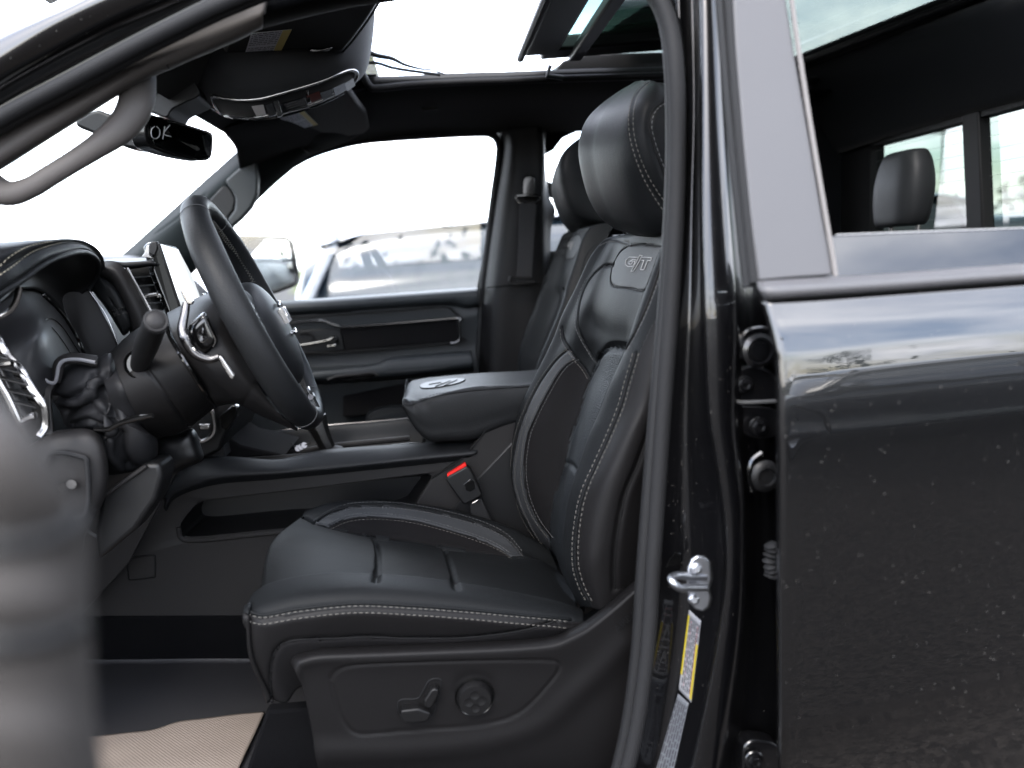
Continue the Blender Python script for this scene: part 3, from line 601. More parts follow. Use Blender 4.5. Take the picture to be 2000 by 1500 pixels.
bk.groove(ins_l, .006, .007); bk.groove(perf_top, .005, .007); bk.groove(hseam, .004, .004)
bk.groove(up_seam, .0025, .003); bk.groove(yoke_in, .003, .003); bk.groove(st_o, .002, .0022); bk.groove(st_i, .002, .0022)
bk.groove([(x+6, y) for x, y in near_s], .0022, .0022); bk.groove(rear_s, .004, .004); bk.groove(badge, .0016, .0016, closed=True); bk.groove(strap, .002, .002); bk.groove(tri, .003, .004)
# horizontal soft dish under the head panel
bk.groove([(1150, 625), (1180, 655), (1215, 662)], .02, .004)
pa = bk.mask(ins_l+[(1095, 1120), (1140, 1190), (1116, 1144), (1101, 1100), (1099, 1050), (1103, 1010), (1112, 965), (1130, 908), (1149, 852), (1171, 803), (1189, 755), (1207, 715), (1222, 680), (1198, 678), (1184, 681), (1174, 692)], False)
zb = bk.V[np.array(bk.F)].mean(1); pa &= (zb[:, 1] > .885)
ms = bk.mask(st_o+st_i[::-1], False) & (zb[:, 1] > 1.2)
md = bk.mask(st_i+ins_l[::-1]+[(1153, 740), (1141, 719)], False) & ~pa & ~ms & (zb[:, 1] > 1.12)
mb = bk.mask(badge, False) & (zb[:, 1] > .86)
msd = (zb[:, 1] < .838) & ~pa
msr = bk.mask(rear_s+[(1400, 1150), (1400, 460), (1330, 640), (1290, 780)], False) & msd
yk = bk.mask(yoke_in+[(1174, 692), (1184, 681), (1198, 678), (1221, 681), (1240, 648), (1257, 568), (1230, 564), (1199, 560), (1193, 545)], False) & ~pa & ~mb
rest = ~(pa | ms | md | mb | msd | msr | yk)
X_(bk.emit('backrest_insert', perf, ds, pa)); X_(bk.emit('accent_strip', leather2, ds, ms)); X_(bk.emit('suede_panel', suede, ds, md)); X_(bk.emit('backrest_bolster', seatl, ds, rest))
X_(bk.emit('badge_panel', mk('badge_leather', (0.0084, 0.0084, 0.0087), .6, bump=[('w', 160, .3, .0006)]), ds, mb)); X_(bk.emit('shoulder_panel', seatl, ds, yk)); X_(bk.emit('side_panel', sidel, ds, msd & ~msr)); X_(bk.emit('rear_panel', shieldp, ds, msr))
for pth, r in ((up_seam, .001), (st_o, .0009), (st_i, .0009), (rear_s, .0012), (tri, .0012), ([(x+6, y) for x, y in near_s], .0011)): X_(bk.piping(pth, r, 'seam', seamm, ds))
X_(bk.piping(badge, .0008, 'seam', seamm, ds, closed=True))
for pth, sm in (([(x-4, y+3) for x, y in up_seam], stitchm), ([(x-5, y-2) for x, y in yoke_in[1:]], stitchd), ([(x-5, y) for x, y in st_o], stitchm), ([(x+6, y+3) for x, y in st_o], stitchm), ([(x-5, y) for x, y in st_i], stitchm), ([(x+6, y) for x, y in st_i], stitchd), (near_s, stitchm), ([(x+12, y) for x, y in near_s], stitchm), ([(x, y+4) for x, y in strap], stitchm), ([(x+4, y+2) for x, y in tri], stitchd)):
    X_(bk.stitch(pth, ds, sm))
# badge lettering, embroidered outline strokes
def bpt(x, y, o=.0005): return bk.hit(x, y, o)[0]
def zz(pts): return [(950+x/3.636, 400+y/3.636) for x, y in pts]
gs = [zz([(1078, 374), (1018, 372), (996, 392), (990, 424), (1006, 438), (1040, 440), (1052, 424), (1058, 402), (1024, 400)]), zz([(1066, 392), (1040, 390), (1016, 408), (1014, 420), (1030, 424), (1040, 410)]),
      zz([(1092, 360), (1110, 362), (1090, 400), (1062, 452), (1044, 474), (1030, 474), (1046, 446), (1072, 400), (1092, 360)]), zz([(1108, 374), (1176, 376), (1170, 396), (1148, 396), (1122, 462), (1098, 462), (1122, 396), (1104, 394)])]
parts = []
for g_ in gs:
    pp = []
    for a, b in zip(g_[:-1], g_[1:]):
        for t in np.linspace(0, 1, 4)[:-1]: pp.append(bpt(a[0]+(b[0]-a[0])*t, a[1]+(b[1]-a[1])*t))
    pp.append(bpt(*g_[-1])); parts.append(tube(pp, .0007, 5))
X_(mesh('monogram', join(parts), mk('silver_thread', (0.1596, 0.1596, 0.1596), .6), ds, sharp=0))

# ---- headrest
h1_ = [(1198, 443, 1.165), (1176, 424, 1.175), (1155, 385, 1.18), (1141, 334, 1.18), (1136, 297, 1.18), (1139, 266, 1.175), (1151, 234, 1.17), (1176, 206, 1.165), (1212, 178, 1.16), (1238, 163, 1.15)]
h2_ = [(1226, 452, 1.07), (1200, 428, 1.07), (1178, 385, 1.07), (1164, 334, 1.07), (1159, 297, 1.07), (1162, 262, 1.07), (1173, 230, 1.07), (1194, 203, 1.07), (1228, 174, 1.07), (1250, 160, 1.07)]
h3_ = [(1262, 455, .98), (1244, 428, .975), (1226, 385, .97), (1212, 334, .965), (1206, 297, .965), (1207, 262, .965), (1214, 228, .968), (1230, 198, .97), (1252, 172, .98), (1262, 161, .99)]
h4_ = [(1305, 452, .95), (1292, 428, .94), (1272, 385, .935), (1252, 334, .93), (1243, 297, .928), (1240, 262, .928), (1243, 228, .93), (1252, 198, .935), (1268, 172, .95), (1275, 161, .97)]
h5_ = [(1345, 448, .955), (1335, 420, .94), (1320, 385, .93), (1300, 334, .922), (1290, 297, .92), (1285, 262, .92), (1284, 228, .922), (1288, 200, .93), (1292, 178, .945), (1290, 166, .965)]
h6_ = [(1400, 440, .97), (1395, 385, .95), (1375, 300, .94), (1355, 240, .945), (1325, 190, .97), (1305, 172, .98)]
h7_ = shiftY(h6_, 1.07, 0, .015); h8_ = shiftY(h6_, 1.16, 0, 0)
hc = [arr(c) if isinstance(c, list) else c for c in (h1_, h2_, h3_, h4_, h5_, h6_, h7_, h8_)]
ctr = np.mean([c[-1] for c in hc], 0); cb = np.mean([c[0] for c in hc], 0)
hc2 = []
for c in hc:
    t = c[-1]; b0 = c[0]
    hc2.append(np.vstack([cb+(b0-cb)*.3+[0, 0, -.008], cb+(b0-cb)*.8+[0, 0, -.006], c, ctr+(t-ctr)*.72+[0, 0, .005], ctr+(t-ctr)*.25+[0, 0, .007]]))
hd = Surf(hc2, 170, 200, closed=True)
hs = [(1262, 161), (1246, 174), (1234, 195), (1228, 227), (1230, 266), (1241, 308), (1258, 350), (1276, 382), (1297, 414)]
hs2 = [(1270, 161), (1255, 175), (1243, 196), (1237, 227), (1239, 264), (1249, 303), (1266, 343), (1284, 374), (1300, 396)]
hin = [(1300, 196), (1284, 206), (1273, 218), (1267, 245), (1275, 280), (1287, 314), (1300, 344)]
hd.groove([(a[0]/2+b[0]/2, a[1]/2+b[1]/2) for a, b in zip(hs, hs2)], .0022, .0022); hd.groove(hin, .003, .003)
X_(hd.emit('headrest', seatl, ds, None, solid=0))
X_(hd.stitch(hs, ds, stitchm)); X_(hd.stitch(hs2, ds, stitchm)); X_(hd.stitch([(x+6, y+2) for x, y in hin], ds, stitchd)); X_(hd.piping(hin, .001, 'seam', seamm, ds))
for yy in (1.03, 1.13):
    q = P(1275, 470, yy); X_(mesh('headrest_post', tube([q+[0, 0, -.05], q+[0, 0, .06]], .006, 12), dkmetal, ds))

# ---- outer side shield with controls
so_ = [(569, 1297), (574, 1284), (590, 1277), (625, 1269), (695, 1266), (800, 1262), (905, 1258), (1010, 1253), (1080, 1246), (1115, 1232), (1150, 1212), (1200, 1172), (1250, 1128), (1300, 1080)]
sb_ = [(628, 1560), (700, 1570), (1000, 1570), (1320, 1570)]
top = arr([(x, y, .795) for x, y in so_])
rowsS = []
for dy, Y in ((-4, .822), (0, .806), (5, .797), (14, .790), (24, .789)):
    rowsS.append(arr([(x+(dy*.5 if i < 2 else 0), y+dy, Y) for i, (x, y) in enumerate(so_)]))
mid = [(593, 1350), (600, 1330), (620, 1322), (700, 1320), (800, 1320), (905, 1318), (1010, 1315), (1080, 1310), (1130, 1302), (1170, 1290), (1220, 1262), (1280, 1220), (1340, 1180)]
rowsS.append(arr([(x, y, .792) for x, y in mid]))
low = [(608, 1420), (650, 1428), (750, 1430), (860, 1428), (960, 1420), (1050, 1395), (1120, 1370), (1200, 1340), (1340, 1290)]
rowsS.append(arr([(x, y, .794) for x, y in low]))
low2 = [(622, 1500), (700, 1500), (860, 1496), (1000, 1488), (1100, 1478), (1200, 1470), (1340, 1440)]
rowsS.append(arr([(x, y, .800) for x, y in low2])); rowsS.append(arr([(650, 1600, .83), (860, 1600, .83), (1340, 1600, .83)]))
sh = Surf(rowsS, 240, 120)
recess = [(646, 1328), (648, 1318), (660, 1308), (691, 1300), (800, 1295), (940, 1291), (1073, 1290), (1092, 1296), (1092, 1310), (1070, 1338), (1045, 1366), (1020, 1388), (992, 1402), (940, 1415), (800, 1427), (705, 1434), (683, 1425), (665, 1398), (653, 1359)]
sh.groove(recess, .0016, .0016, closed=True, n=140)
# softly dished skirt line sweeping from front to rear
sh.groove([(640, 1470), (800, 1465), (960, 1445), (1060, 1410), (1140, 1340), (1220, 1260)], .016, -.004)
sh.groove([(927-34, 1352), (900, 1330), (927, 1322), (955, 1332), (962, 1358)], .006, .0015)
shield = X_(sh.emit('side_shield', shieldp, ds, None, solid=.003))
def onsh(x, y, o): return sh.hit(x, y, o)[0]
lev = [(858, 1326), (862, 1331), (860, 1345), (852, 1375), (846, 1392), (838, 1398), (800, 1398), (783, 1396), (778, 1388), (778, 1372), (786, 1366), (815, 1364), (826, 1350), (836, 1332), (845, 1326)]
X_(mesh('switch_recess', tube([onsh(x, y, .0002) for x, y in smoothpx(lev, 60, True)], .001, 6, closed=True), seamm, ds))
def pad(px, name, o0, dep, mat, bev=.0018):
    A = [onsh(x, y, o0) for x, y in px]; return X_(mesh(name, extr(A, dep), mat, ds, bevel=bev, seg=3, fixn=True))
sw = mk('switch_plastic', (.0030, .0029, .0030), .38, spec=.12)
pad([(842, 1337), (850, 1334), (857, 1338), (856, 1348), (845, 1370), (836, 1374), (829, 1368), (829, 1358)], 'recliner_switch', .011, .014, sw)
pad([(784, 1376), (818, 1372), (841, 1381), (841, 1388), (834, 1397), (806, 1400), (788, 1398), (784, 1390)], 'seat_switch', .012, .015, sw)
kc = onsh(927, 1360, 0)
prof = [(.0195, -.002), (.0195, .004), (.0175, .009), (.0172, .0098), (.001, .0102)]
X_(mesh('lumbar_knob_collar', join([lathe(kc, (0, -1, 0), [(.0222, .0), (.0215, .0025), (.0198, .0018), (.0196, -.004)], 48)]), gloss, ds, sharp=30))
kn = lathe(kc, (0, -1, 0), prof, 40)
X_(mesh('lumbar_knob', kn, sw, ds, sharp=30))
for dx_, dy_ in ((0, -14), (14, 0), (0, 14), (-14, 0)):
    q = kc+np.array([dx_*.0005, -.0095, -dy_*.00055]); V_, F_ = lathe(q, (0, -1, 0), [(.0055, -.001), (.0052, .0012), (.0035, .0008), (.001, .0004)], 20); X_(mesh('knob_pad', (V_, F_), sw, ds))
tx = [(1207, 1226), (1241, 1196)]
a0, b0 = onsh(1207, 1226, .001), onsh(1247, 1190, .001)
X_(text3d('AIRBAG', .011, (a0+b0)/2, b0-a0, (0, 0, 1), darkp, ds, 'embossed_lettering', .0004))
# seat to floor
X_(mesh('seat_rail', box((P(800, 1500, .9)[0], .90, .86), (.42, .03, .05)), darkp, ds, bevel=.005))
X_(mesh('seat_rail', box((P(800, 1500, .9)[0], 1.24, .86), (.42, .03, .05)), darkp, ds, bevel=.005))

# ================================================================ passenger seat: mirrored copy of every part
dX, dYs, dZ = .075, .83, .035
ps = root('bucket_seat', Vector(ds.location)+Vector((dX, dYs, 0)), 'black leather front seat on the far side of the cab behind the centre armrest', 'car seat', 'front seats')
for o in SEATPARTS:
    me = o.data.copy(); W = wloc(o); isb = o.name.split('.')[0] in ('cushion_insert', 'cushion_bolster', 'cushion_skirt', 'lower_valance', 'cushion_base', 'side_shield', 'switch_recess', 'recliner_switch', 'seat_switch', 'lumbar_knob', 'lumbar_knob_collar', 'knob_pad', 'embossed_lettering', 'seat_rail') or W.z < 1.15 and W.x < .135
    for v in me.vertices: v.co.y = -v.co.y
    me.flip_normals(); c = o.copy(); c.data = me; COL.objects.link(c); c.parent = ps
    wl = Vector((W.x+dX-(.055 if isb else 0), 2*1.07-W.y+dYs, W.z+dZ-(.075 if isb else 0))); c.location = wl-wloc(ps)
    if o.name.startswith('monogram'):
        for v in c.data.vertices: v.co.y = -v.co.y
# ================================================================ centre console
cc_ = root('centre_console', P(750, 1200, 1.5), 'long black centre console with raised padded armrest and chrome shift lever', 'console')
yN, yF = 1.375, 1.64
# near side wall with storage pocket (pocket recessed geometry)
def rows_(L, **k): return [arr(r) for r in L]
rail = Surf([[(318, 960, 1.40), (330, 940, 1.40), (400, 893, 1.42), (540, 895, 1.42), (645, 877, 1.42), (820, 865, 1.42), (935, 857, 1.42)],
             [(318, 962, 1.38), (332, 946, 1.375), (402, 901, 1.39), (540, 902, 1.39), (645, 885, 1.39), (820, 872, 1.39), (935, 864, 1.39)],
             [(322, 985, 1.365), (345, 958, 1.36), (420, 930, 1.355), (540, 922, 1.355), (645, 912, 1.355), (820, 894, 1.355), (930, 884, 1.355)],
             [(324, 1000, 1.375), (345, 972, 1.37), (420, 947, 1.368), (540, 936, 1.368), (645, 926, 1.368), (820, 908, 1.368), (910, 898, 1.368)]], 90, 40)
rail.emit('rail', dashm, cc_, solid=.006)
# sidewall built as columns around the pocket
pocket = [(352, 1040), (353, 1022), (370, 1000), (386, 984), (420, 976), (600, 955), (828, 926), (841, 927), (842, 936), (812, 984), (780, 1010), (650, 1028), (540, 1034), (400, 1048), (360, 1048)]
outerp = [(200, 1205), (196, 1120), (215, 1060), (318, 958), (345, 970), (420, 946), (645, 925), (820, 907), (908, 896), (960, 900), (1130, 900), (1130, 1205)]
def ring(outer, inner, Yo, Yi, name, mat, parent, n=140, mid=None):
    O = resamp(np.array([P(x, y, Yo) for x, y in outer]), n, True); I = resamp(np.array([P(x, y, Yi) for x, y in inner]), n, True)
    ctr_ = I.mean(0); ang = lambda A: np.arctan2(A[:, 2]-ctr_[2], (A[:, 0]-ctr_[0])*.45)
    th = np.linspace(-math.pi, math.pi, n+1)[:-1]
    def by(A):
        D = resamp(A, 2000, True); a = ang(D); return np.array([D[np.argmin(np.abs(np.angle(np.exp(1j*(a-t)))))] for t in th])
    return by(O), by(I)
O, I = ring(np.array(outerp), pocket, yN, yN, 'x', None, None)
I2 = I+[0, .012, 0]; I3 = I+(I.mean(0)-I)*.03+[0, .11, 0]; B1 = I+(I-I.mean(0))*.06
mesh('side_panel', (np.vstack([O, B1, I+[0, .0015, 0]]), gridF(3, len(O), False, True)), trimg if False else plasticg, cc_, sharp=30)
mesh('storage_pocket', (np.vstack([I+[0, .0015, 0], I2, I3]), gridF(3, len(O), False, True)+[tuple(range(2*len(O), 3*len(O)))]), darkp, cc_, sharp=30)
bez = [(346, 1056), (345, 1022), (366, 994), (382, 978), (420, 969)]
mesh('pocket_bezel', join([tube(arr([(x, y) for x, y in [(349, 1030), (352, 1048), (360, 1054), (400, 1054), (540, 1040), (650, 1034), (780, 1018), (820, 990), (849, 938)]], yN-.003), .0045, 8, m=60)]), plasticg, cc_)
mesh('access_cover', extr(resamp(arr([(252, 1091), (295, 1086), (301, 1090), (302, 1122), (298, 1127), (258, 1132), (254, 1128), (250, 1096)], yN-.0012), 40, True), .003), plasticg, cc_, bevel=.0008, fixn=True)
mesh('cover_gap', tube(resamp(arr([(250, 1090), (297, 1084), (303, 1090), (303, 1124), (299, 1128), (256, 1133), (251, 1128), (248, 1096)], yN-.0004), 60, True), .0011, 6, closed=True), seamm, cc_)
# riser toward the armrest
ris = [(812, 984), (842, 936), (905, 893), (958, 830), (975, 823), (1010, 820), (1160, 805), (1180, 1160), (780, 1100)]
mesh('rear_side_panel', extr(arr(ris, 1.362), .02), plasticg, cc_, bevel=.003, fixn=True)
mesh('rear_side_recess', extr(arr([(870, 1010), (935, 930), (1000, 862), (1100, 850), (1120, 1100), (900, 1090)], 1.3605), .01), darkp, cc_, bevel=.004, fixn=True)
mesh('panel_seam', tube(arr([(842, 934), (905, 893), (956, 832)], 1.36), .0014, 6, m=20), seamm, cc_)
# top tray between rails
zt = P(600, 884, 1.42)[2]
tA = [P(395, 900, 1.42), P(935, 862, 1.42)]; tB = [p+np.array([0, .24, 0]) for p in tA]
mesh('tray_floor', ([tA[0]-[0, 0, .055], tA[1]-[0, 0, .055], tB[1]-[0, 0, .055], tB[0]-[0, 0, .055]], [(0, 1, 2, 3)]), darkp, cc_, solid=.004)
mesh('inner_wall', ([tA[0]+[0, .002, 0], tA[1]+[0, .002, 0], tA[1]+[0, .004, -.055], tA[0]+[0, .004, -.055]], [(0, 1, 2, 3)]), darkp, cc_, solid=.004)
mesh('chrome_edge', tube(arr([(400, 893), (470, 899), (540, 893), (610, 884), (700, 876), (820, 864)], 1.425), .0022, 8, m=60, flat=.6), chrome, cc_)
fr = Surf([[(455, 846, 1.66), (520, 842, 1.66), (645, 829, 1.66), (720, 823, 1.66), (800, 815, 1.66)], [(448, 850, 1.64), (520, 846, 1.64), (645, 833, 1.64), (720, 827, 1.64), (800, 819, 1.64)],
           [(440, 880, 1.63), (520, 872, 1.63), (645, 860, 1.63), (720, 853, 1.63), (830, 845, 1.63)], [(440, 905, 1.62), (520, 895, 1.62), (645, 882, 1.62), (830, 866, 1.62)]], 50, 30)
fr.emit('rail', dashm, cc_, solid=.006)
mesh('edge_line', tube(arr([(452, 848), (520, 843), (645, 830), (720, 824), (798, 817)], 1.645), .0013, 6, m=40), dkmetal, cc_)
mesh('tray_rail', tube(arr([(455, 893), (560, 886), (645, 872), (800, 856)], 1.56), .006, 8, m=30), plasticg, cc_)
mesh('console_ramp', extr(arr([(300, 940), (330, 880), (440, 850), (470, 870), (560, 890), (400, 897)], 1.46), .16), suede, cc_, bevel=.004, fixn=True)
# ---- armrest lid: closed loft along X
def al(pxl, t):  # section ring at pixel column: near face bottom, near top edge, crown, far edge, far bottom
    yb, ys, yt = t
    a = P(pxl, yb, 1.375); b = P(pxl, (yb*2+ys)/3, 1.358); c = P(pxl, ys+5, 1.36); d = P(pxl, ys-4, 1.375); tt = a.copy()
    zt_ = P(pxl, yt, 1.54)[2]
    return np.array([a, b, c, d, [a[0], 1.43, zt_-.002], [a[0], 1.52, zt_], [a[0], 1.60, zt_-.006], [a[0], 1.64, zt_-.035], [a[0], 1.63, a[2]+.01], [a[0], 1.50, a[2]-.003]])
secs = [al(786, (793, 786, 764)), al(790, (803, 781, 756)), al(800, (820, 786, 749)), al(815, (842, 785, 745)), al(840, (862, 778, 741)), al(880, (862, 767, 737)), al(925, (859, 759, 733)), al(965, (842, 757, 730)), al(1005, (828, 756, 728)), al(1060, (822, 752, 725)), al(1150, (820, 745, 718))]
tip = secs[0].mean(0)-[.005, 0, 0]
secs = [tip+(secs[0]-tip)*.62]+secs
AR = loft(secs, 90, 90); arS = mesh('armrest_lid', AR, leather, cc_, sharp=0)
class _H:  # ray helper on an arbitrary mesh
    def __init__(s, VF): s.bvh = BVHTree.FromPolygons([tuple(v) for v in VF[0]], VF[1])
    hit = Surf.hit; path = Surf.path; stitch = Surf.stitch; piping = Surf.piping
ah = _H(AR)
seamp = [(786, 784), (795, 789), (803, 788), (815, 783), (835, 775), (860, 768), (925, 759), (1030, 751), (1120, 746)]
ah.piping([(x, y+4) for x, y in seamp], .0010, 'seam', seamm, arS); ah.stitch(seamp, arS, stitchd)
bd = [(821, 754), (824, 759), (850, 758), (888, 751), (905, 745), (909, 742), (903, 740), (880, 740), (840, 746), (826, 750)]
Pn, K = ah.path(bd, 70, .0018, True)
mesh('armrest_badge', (list(Pn), [tuple(range(len(Pn)))]), mk('badge_rubber', (0.0190, 0.0190, 0.0198), .4), arS, solid=.003, smooth=False)
ah.piping(bd, .0011, 'badge_rim', darkp, arS, off=.001, closed=True)
tpath = [[(838, 753), (862, 749)], [(850, 757), (880, 746)], [(868, 755), (893, 744)]]
mesh('badge_mark', join([tube(ah.path(t_, 10, .0026)[0], .0008, 5) for t_ in tpath]), darkp, arS)
# shift lever
g0 = root('shift_lever', P(640, 876, 1.52), 'tapered chrome shift lever rising from the console tray below the wheel rim', 'shift lever')
c0, c1_ = P(640, 876, 1.52), P(615, 820, 1.52)
ax = nrm(c1_-c0); hgt = np.linalg.norm(c1_-c0)
mesh('lever_collar', lathe(c0, ax, [(.012, -.004), (.0155, 0), (.016, .004), (.0175, hgt*.5), (.024, hgt), (.024, hgt+.004), (.012, hgt+.006)], 8), chrome, g0, sharp=25, bevel=.001)
mesh('lever_knob', lathe(c0+ax*(hgt+.004), ax, [(.022, 0), (.026, .01), (.028, .03), (.024, .05), (.012, .06), (.001, .062)], 28), leather, g0)
mesh('lever_boot', lathe(c0, ax, [(.03, -.02), (.028, -.008), (.018, -.001), (.013, 0)], 24), rubberd, g0)
ky = root('bunch_of_keys', P(588, 878, 1.45), 'small silver keys lying on the console tray edge', 'keys')
for i in range(3):
    q = P(582+i*6, 876-i*3, 1.44); mesh('key', join([lathe(q, (.3, -1, .4), [(.0055, 0), (.006, .001), (.0055, .002)], 16), tube([q, q+np.array([.012*(i-1), -.002, .012-.004*i])], .0014, 6)]), dkmetal, ky)

# ---- seat belt buckle
bu = root('seat_belt_buckle', P(905, 960, 1.34), 'black seat belt buckle with a red release button beside the driver cushion', 'seat belt buckle')
bpx = [(872, 933), (911, 911), (920, 917), (942, 964), (940, 970), (910, 985), (904, 984), (872, 940)]
plate('buckle_body', bpx, 1.325, .022, darkp, bu, bevel=.003)
plate('release_button', [(873, 928), (909, 905), (912, 911), (874, 933)], 1.329, .012, redp, bu, bevel=.0008)
plate('buckle_step', [(903, 948), (918, 936), (926, 940), (928, 955), (918, 961), (910, 958), (908, 948)], 1.3235, .002, gloss, bu, bevel=.0008)
mesh('buckle_stalk', extr(arr([(917, 985), (940, 972), (962, 1020), (975, 1060), (930, 1060)], 1.335), .006), rubberd, bu, bevel=.002, fixn=True)
mesh('buckle_clip', tube(arr([(923, 983), (933, 977)], 1.326), .0009, 6), chrome, bu)

# ================================================================ far B pillar, roof rail, belt (truck body parts)
def stripsurf(name, cols, mat, parent, nu=60, nv=40, solid=.006, sharp=0): 
    s_ = Surf(cols, nu, nv); s_.emit(name, mat, parent, solid=solid, sharp=sharp); return s_
# pillar trim: vertical columns
pl = [J([(255, 968), (300, 975), (400, 962), (500, 950), (600, 941), (800, 930), (900, 925)], 2.245),
      J([(250, 978), (290, 988), (400, 975), (500, 963), (600, 953), (800, 945), (900, 940)], 2.20),
      J([(245, 995), (290, 1005), (400, 995), (500, 982), (600, 970), (800, 960), (900, 955)], 2.17),
      J([(240, 1030), (290, 1035), (400, 1028), (500, 1015), (600, 1005), (800, 1000), (900, 995)], 2.165),
      J([(240, 1055), (290, 1062), (380, 1060), (450, 1060), (500, 1060), (600, 1060), (800, 1060), (900, 1060)], 2.17),
      J([(240, 1072), (300, 1064), (380, 1072), (410, 1085), (450, 1076), (520, 1076), (600, 1080), (800, 1080), (900, 1080)], 2.23)]
stripsurf('pillar_trim', pl, plastic, tb, 80, 60)
mesh('door_seal', tube(arr([(540, 342), (570, 322), (620, 297), (700, 276), (800, 267), (930, 260), (962, 264), (974, 280), (974, 310), (962, 400), (950, 500), (940, 590), (934, 700), (930, 800)], 2.25), .010, 10, m=80), rubberd, tb)
mesh('pillar_joint', tube(arr([(950, 562), (1000, 556), (1060, 552)], 2.163), .0016, 6, m=10), seamm, tb)
# rear far window outline: upper frame and window sill
plate('rear_sill', [(1060, 492), (1300, 470), (1300, 900), (1060, 900)], 2.26, .03, darkp, tb)
plate('rear_upper', [(1050, 200), (1400, 180), (1400, 262), (1300, 252), (1180, 250), (1130, 254), (1100, 268), (1082, 292), (1066, 300), (1050, 300)], 2.27, .03, cloth, tb)
plate('quarter_post', [(1066, 380), (1080, 388), (1092, 400), (1110, 402), (1240, 420), (1240, 408), (1140, 330), (1070, 330)], 2.29, .02, darkp, tb) if False else None
plate('rear_post', [(1109, 395), (1118, 395), (1118, 500), (1109, 500)], 2.30, .03, darkp, tb)
plate('rear_window_bar', [(1050, 380), (1078, 386), (1090, 392), (1104, 412), (1110, 418), (1200, 420), (1200, 385), (1120, 372), (1060, 350)], 2.30, .02, darkp, tb)
# roof lining above far doors
stripsurf('roof_lining', [[(440, 250, 1.80), (560, 215, 1.80), (700, 180, 1.79), (760, 172, 1.78), (900, 163, 1.78), (1100, 158, 1.78), (1400, 150, 1.78)],
   [(440, 262, 1.85), (560, 235, 1.85), (700, 205, 1.86), (800, 196, 1.87), (900, 190, 1.87), (1100, 186, 1.87), (1400, 180, 1.87)],
   [(460, 290, 1.99), (580, 262, 2.0), (700, 238, 2.02), (800, 226, 2.03), (900, 220, 2.03), (1100, 216, 2.03), (1400, 208, 2.03)],
   [(470, 335, 2.15), (590, 292, 2.16), (700, 262, 2.17), (800, 250, 2.18), (900, 246, 2.18), (1100, 243, 2.18), (1400, 235, 2.18)],
   [(478, 352, 2.2), (600, 305, 2.23), (700, 275, 2.24), (800, 265, 2.25), (900, 262, 2.25), (1100, 258, 2.25), (1400, 250, 2.25)]], cloth, tb, 90, 60)
mesh('grab_mark', extr(arr([(820, 210), (850, 207), (856, 213), (828, 217)], 1.93), .004), plastic, tb, bevel=.001, fixn=True)
# sunroof frame
mesh('sunroof_lip', tube(arr([(700, 130), (722, 168), (742, 172), (800, 166), (900, 160), (1000, 157), (1150, 152), (1420, 145)], 1.775), .008, 10, m=80), plastic, tb)
stripsurf('sunroof_frame', [[(716, 150, 1.78), (800, 147, 1.78), (900, 142, 1.78), (1010, 139, 1.78), (1150, 134, 1.78), (1420, 128, 1.78)], [(716, 160, 1.775), (800, 156, 1.775), (900, 151, 1.775), (1010, 148, 1.775), (1150, 143, 1.775), (1420, 138, 1.775)], [(716, 172, 1.78), (800, 168, 1.78), (900, 162, 1.78), (1010, 158, 1.78), (1150, 154, 1.78), (1420, 148, 1.78)]], darkp, tb, 40, 12)
# roof behind the opening (lining plane) and rear window wall
def PZr(px, py, z): return PZ(px, py, z)
zr = 1.95
def rp(x, y, z=zr): return np.array([x, y, z])
xB = 1.5
# rear opening edge (sunroof rear glass end) seen through rear door window
e1 = PZ(1566, 112, zr); e2 = PZ(1830, 8, zr); e0 = e1+(e1-e2)*.9; e3 = e2+(e2-e1)*.5
wl_, wr_ = PX(1720, 283, 1.62), PX(2010, 197, 1.62)
wallz = 1.62
RL = Surf([np.array([e0, e1, e2, e3]), np.array([e0+[.06, 0, -.008], e1+[.06, 0, -.008], e2+[.06, 0, -.008], e3+[.06, 0, -.008]]), np.array([[1.08, 2.35, 1.86], [1.11, 1.9, 1.88], [1.12, 1.4, 1.88], [1.13, .8, 1.87]]), np.array([[1.19, 2.35, 1.72], [1.195, 1.9, 1.735], [1.195, 1.4, 1.735], [1.195, .8, 1.725]])], 30, 30)
RL.emit('rear_roof_lining', cloth, tb, solid=.01)
mesh('sunroof_blind_rail', join([tube([e0+[.02, 0, -.004], e3+[.02, 0, -.004]], .008, 8), tube([e0+[.055, 0, -.006], e3+[.055, 0, -.006]], .006, 8)]), darkp, tb)
mesh('sunroof_rear_trim', ([e0+[.004, 0, -.001], e3+[.004, 0, -.001], e3+[.10, 0, -.006], e0+[.10, 0, -.006]], [(0, 1, 2, 3)]), plastic, tb, solid=.004)
mesh('side_roof_lining', ([(.2, 2.25, 1.87), (1.2, 2.25, 1.87), (1.2, 2.1, 1.91), (.62, 2.1, 1.895), (.55, 1.86, 1.90), (.2, 1.84, 1.885)], [(0, 1, 2, 3, 4, 5)]), cloth, tb, solid=.008)
mesh('roof_skin', ([(.1, .80, 1.985), (1.25, .80, 1.985), (1.25, 1.0, 2.0), (.1, 1.0, 2.0)], [(0, 1, 2, 3)]), paint, tb, solid=.01)
mesh('roof_lining', ([(.0, .86, 1.955), (1.2, .86, 1.955), (1.2, 1.03, 1.965), (.0, 1.03, 1.965)], [(0, 1, 2, 3)]), cloth, tb, solid=.01)
mesh('rear_roof_skin', ([(.9, .80, 2.0), (1.8, .80, 2.0), (1.8, 2.3, 2.0), (.9, 2.3, 2.0)], [(0, 1, 2, 3)]), paint, tb, solid=.01) if False else None
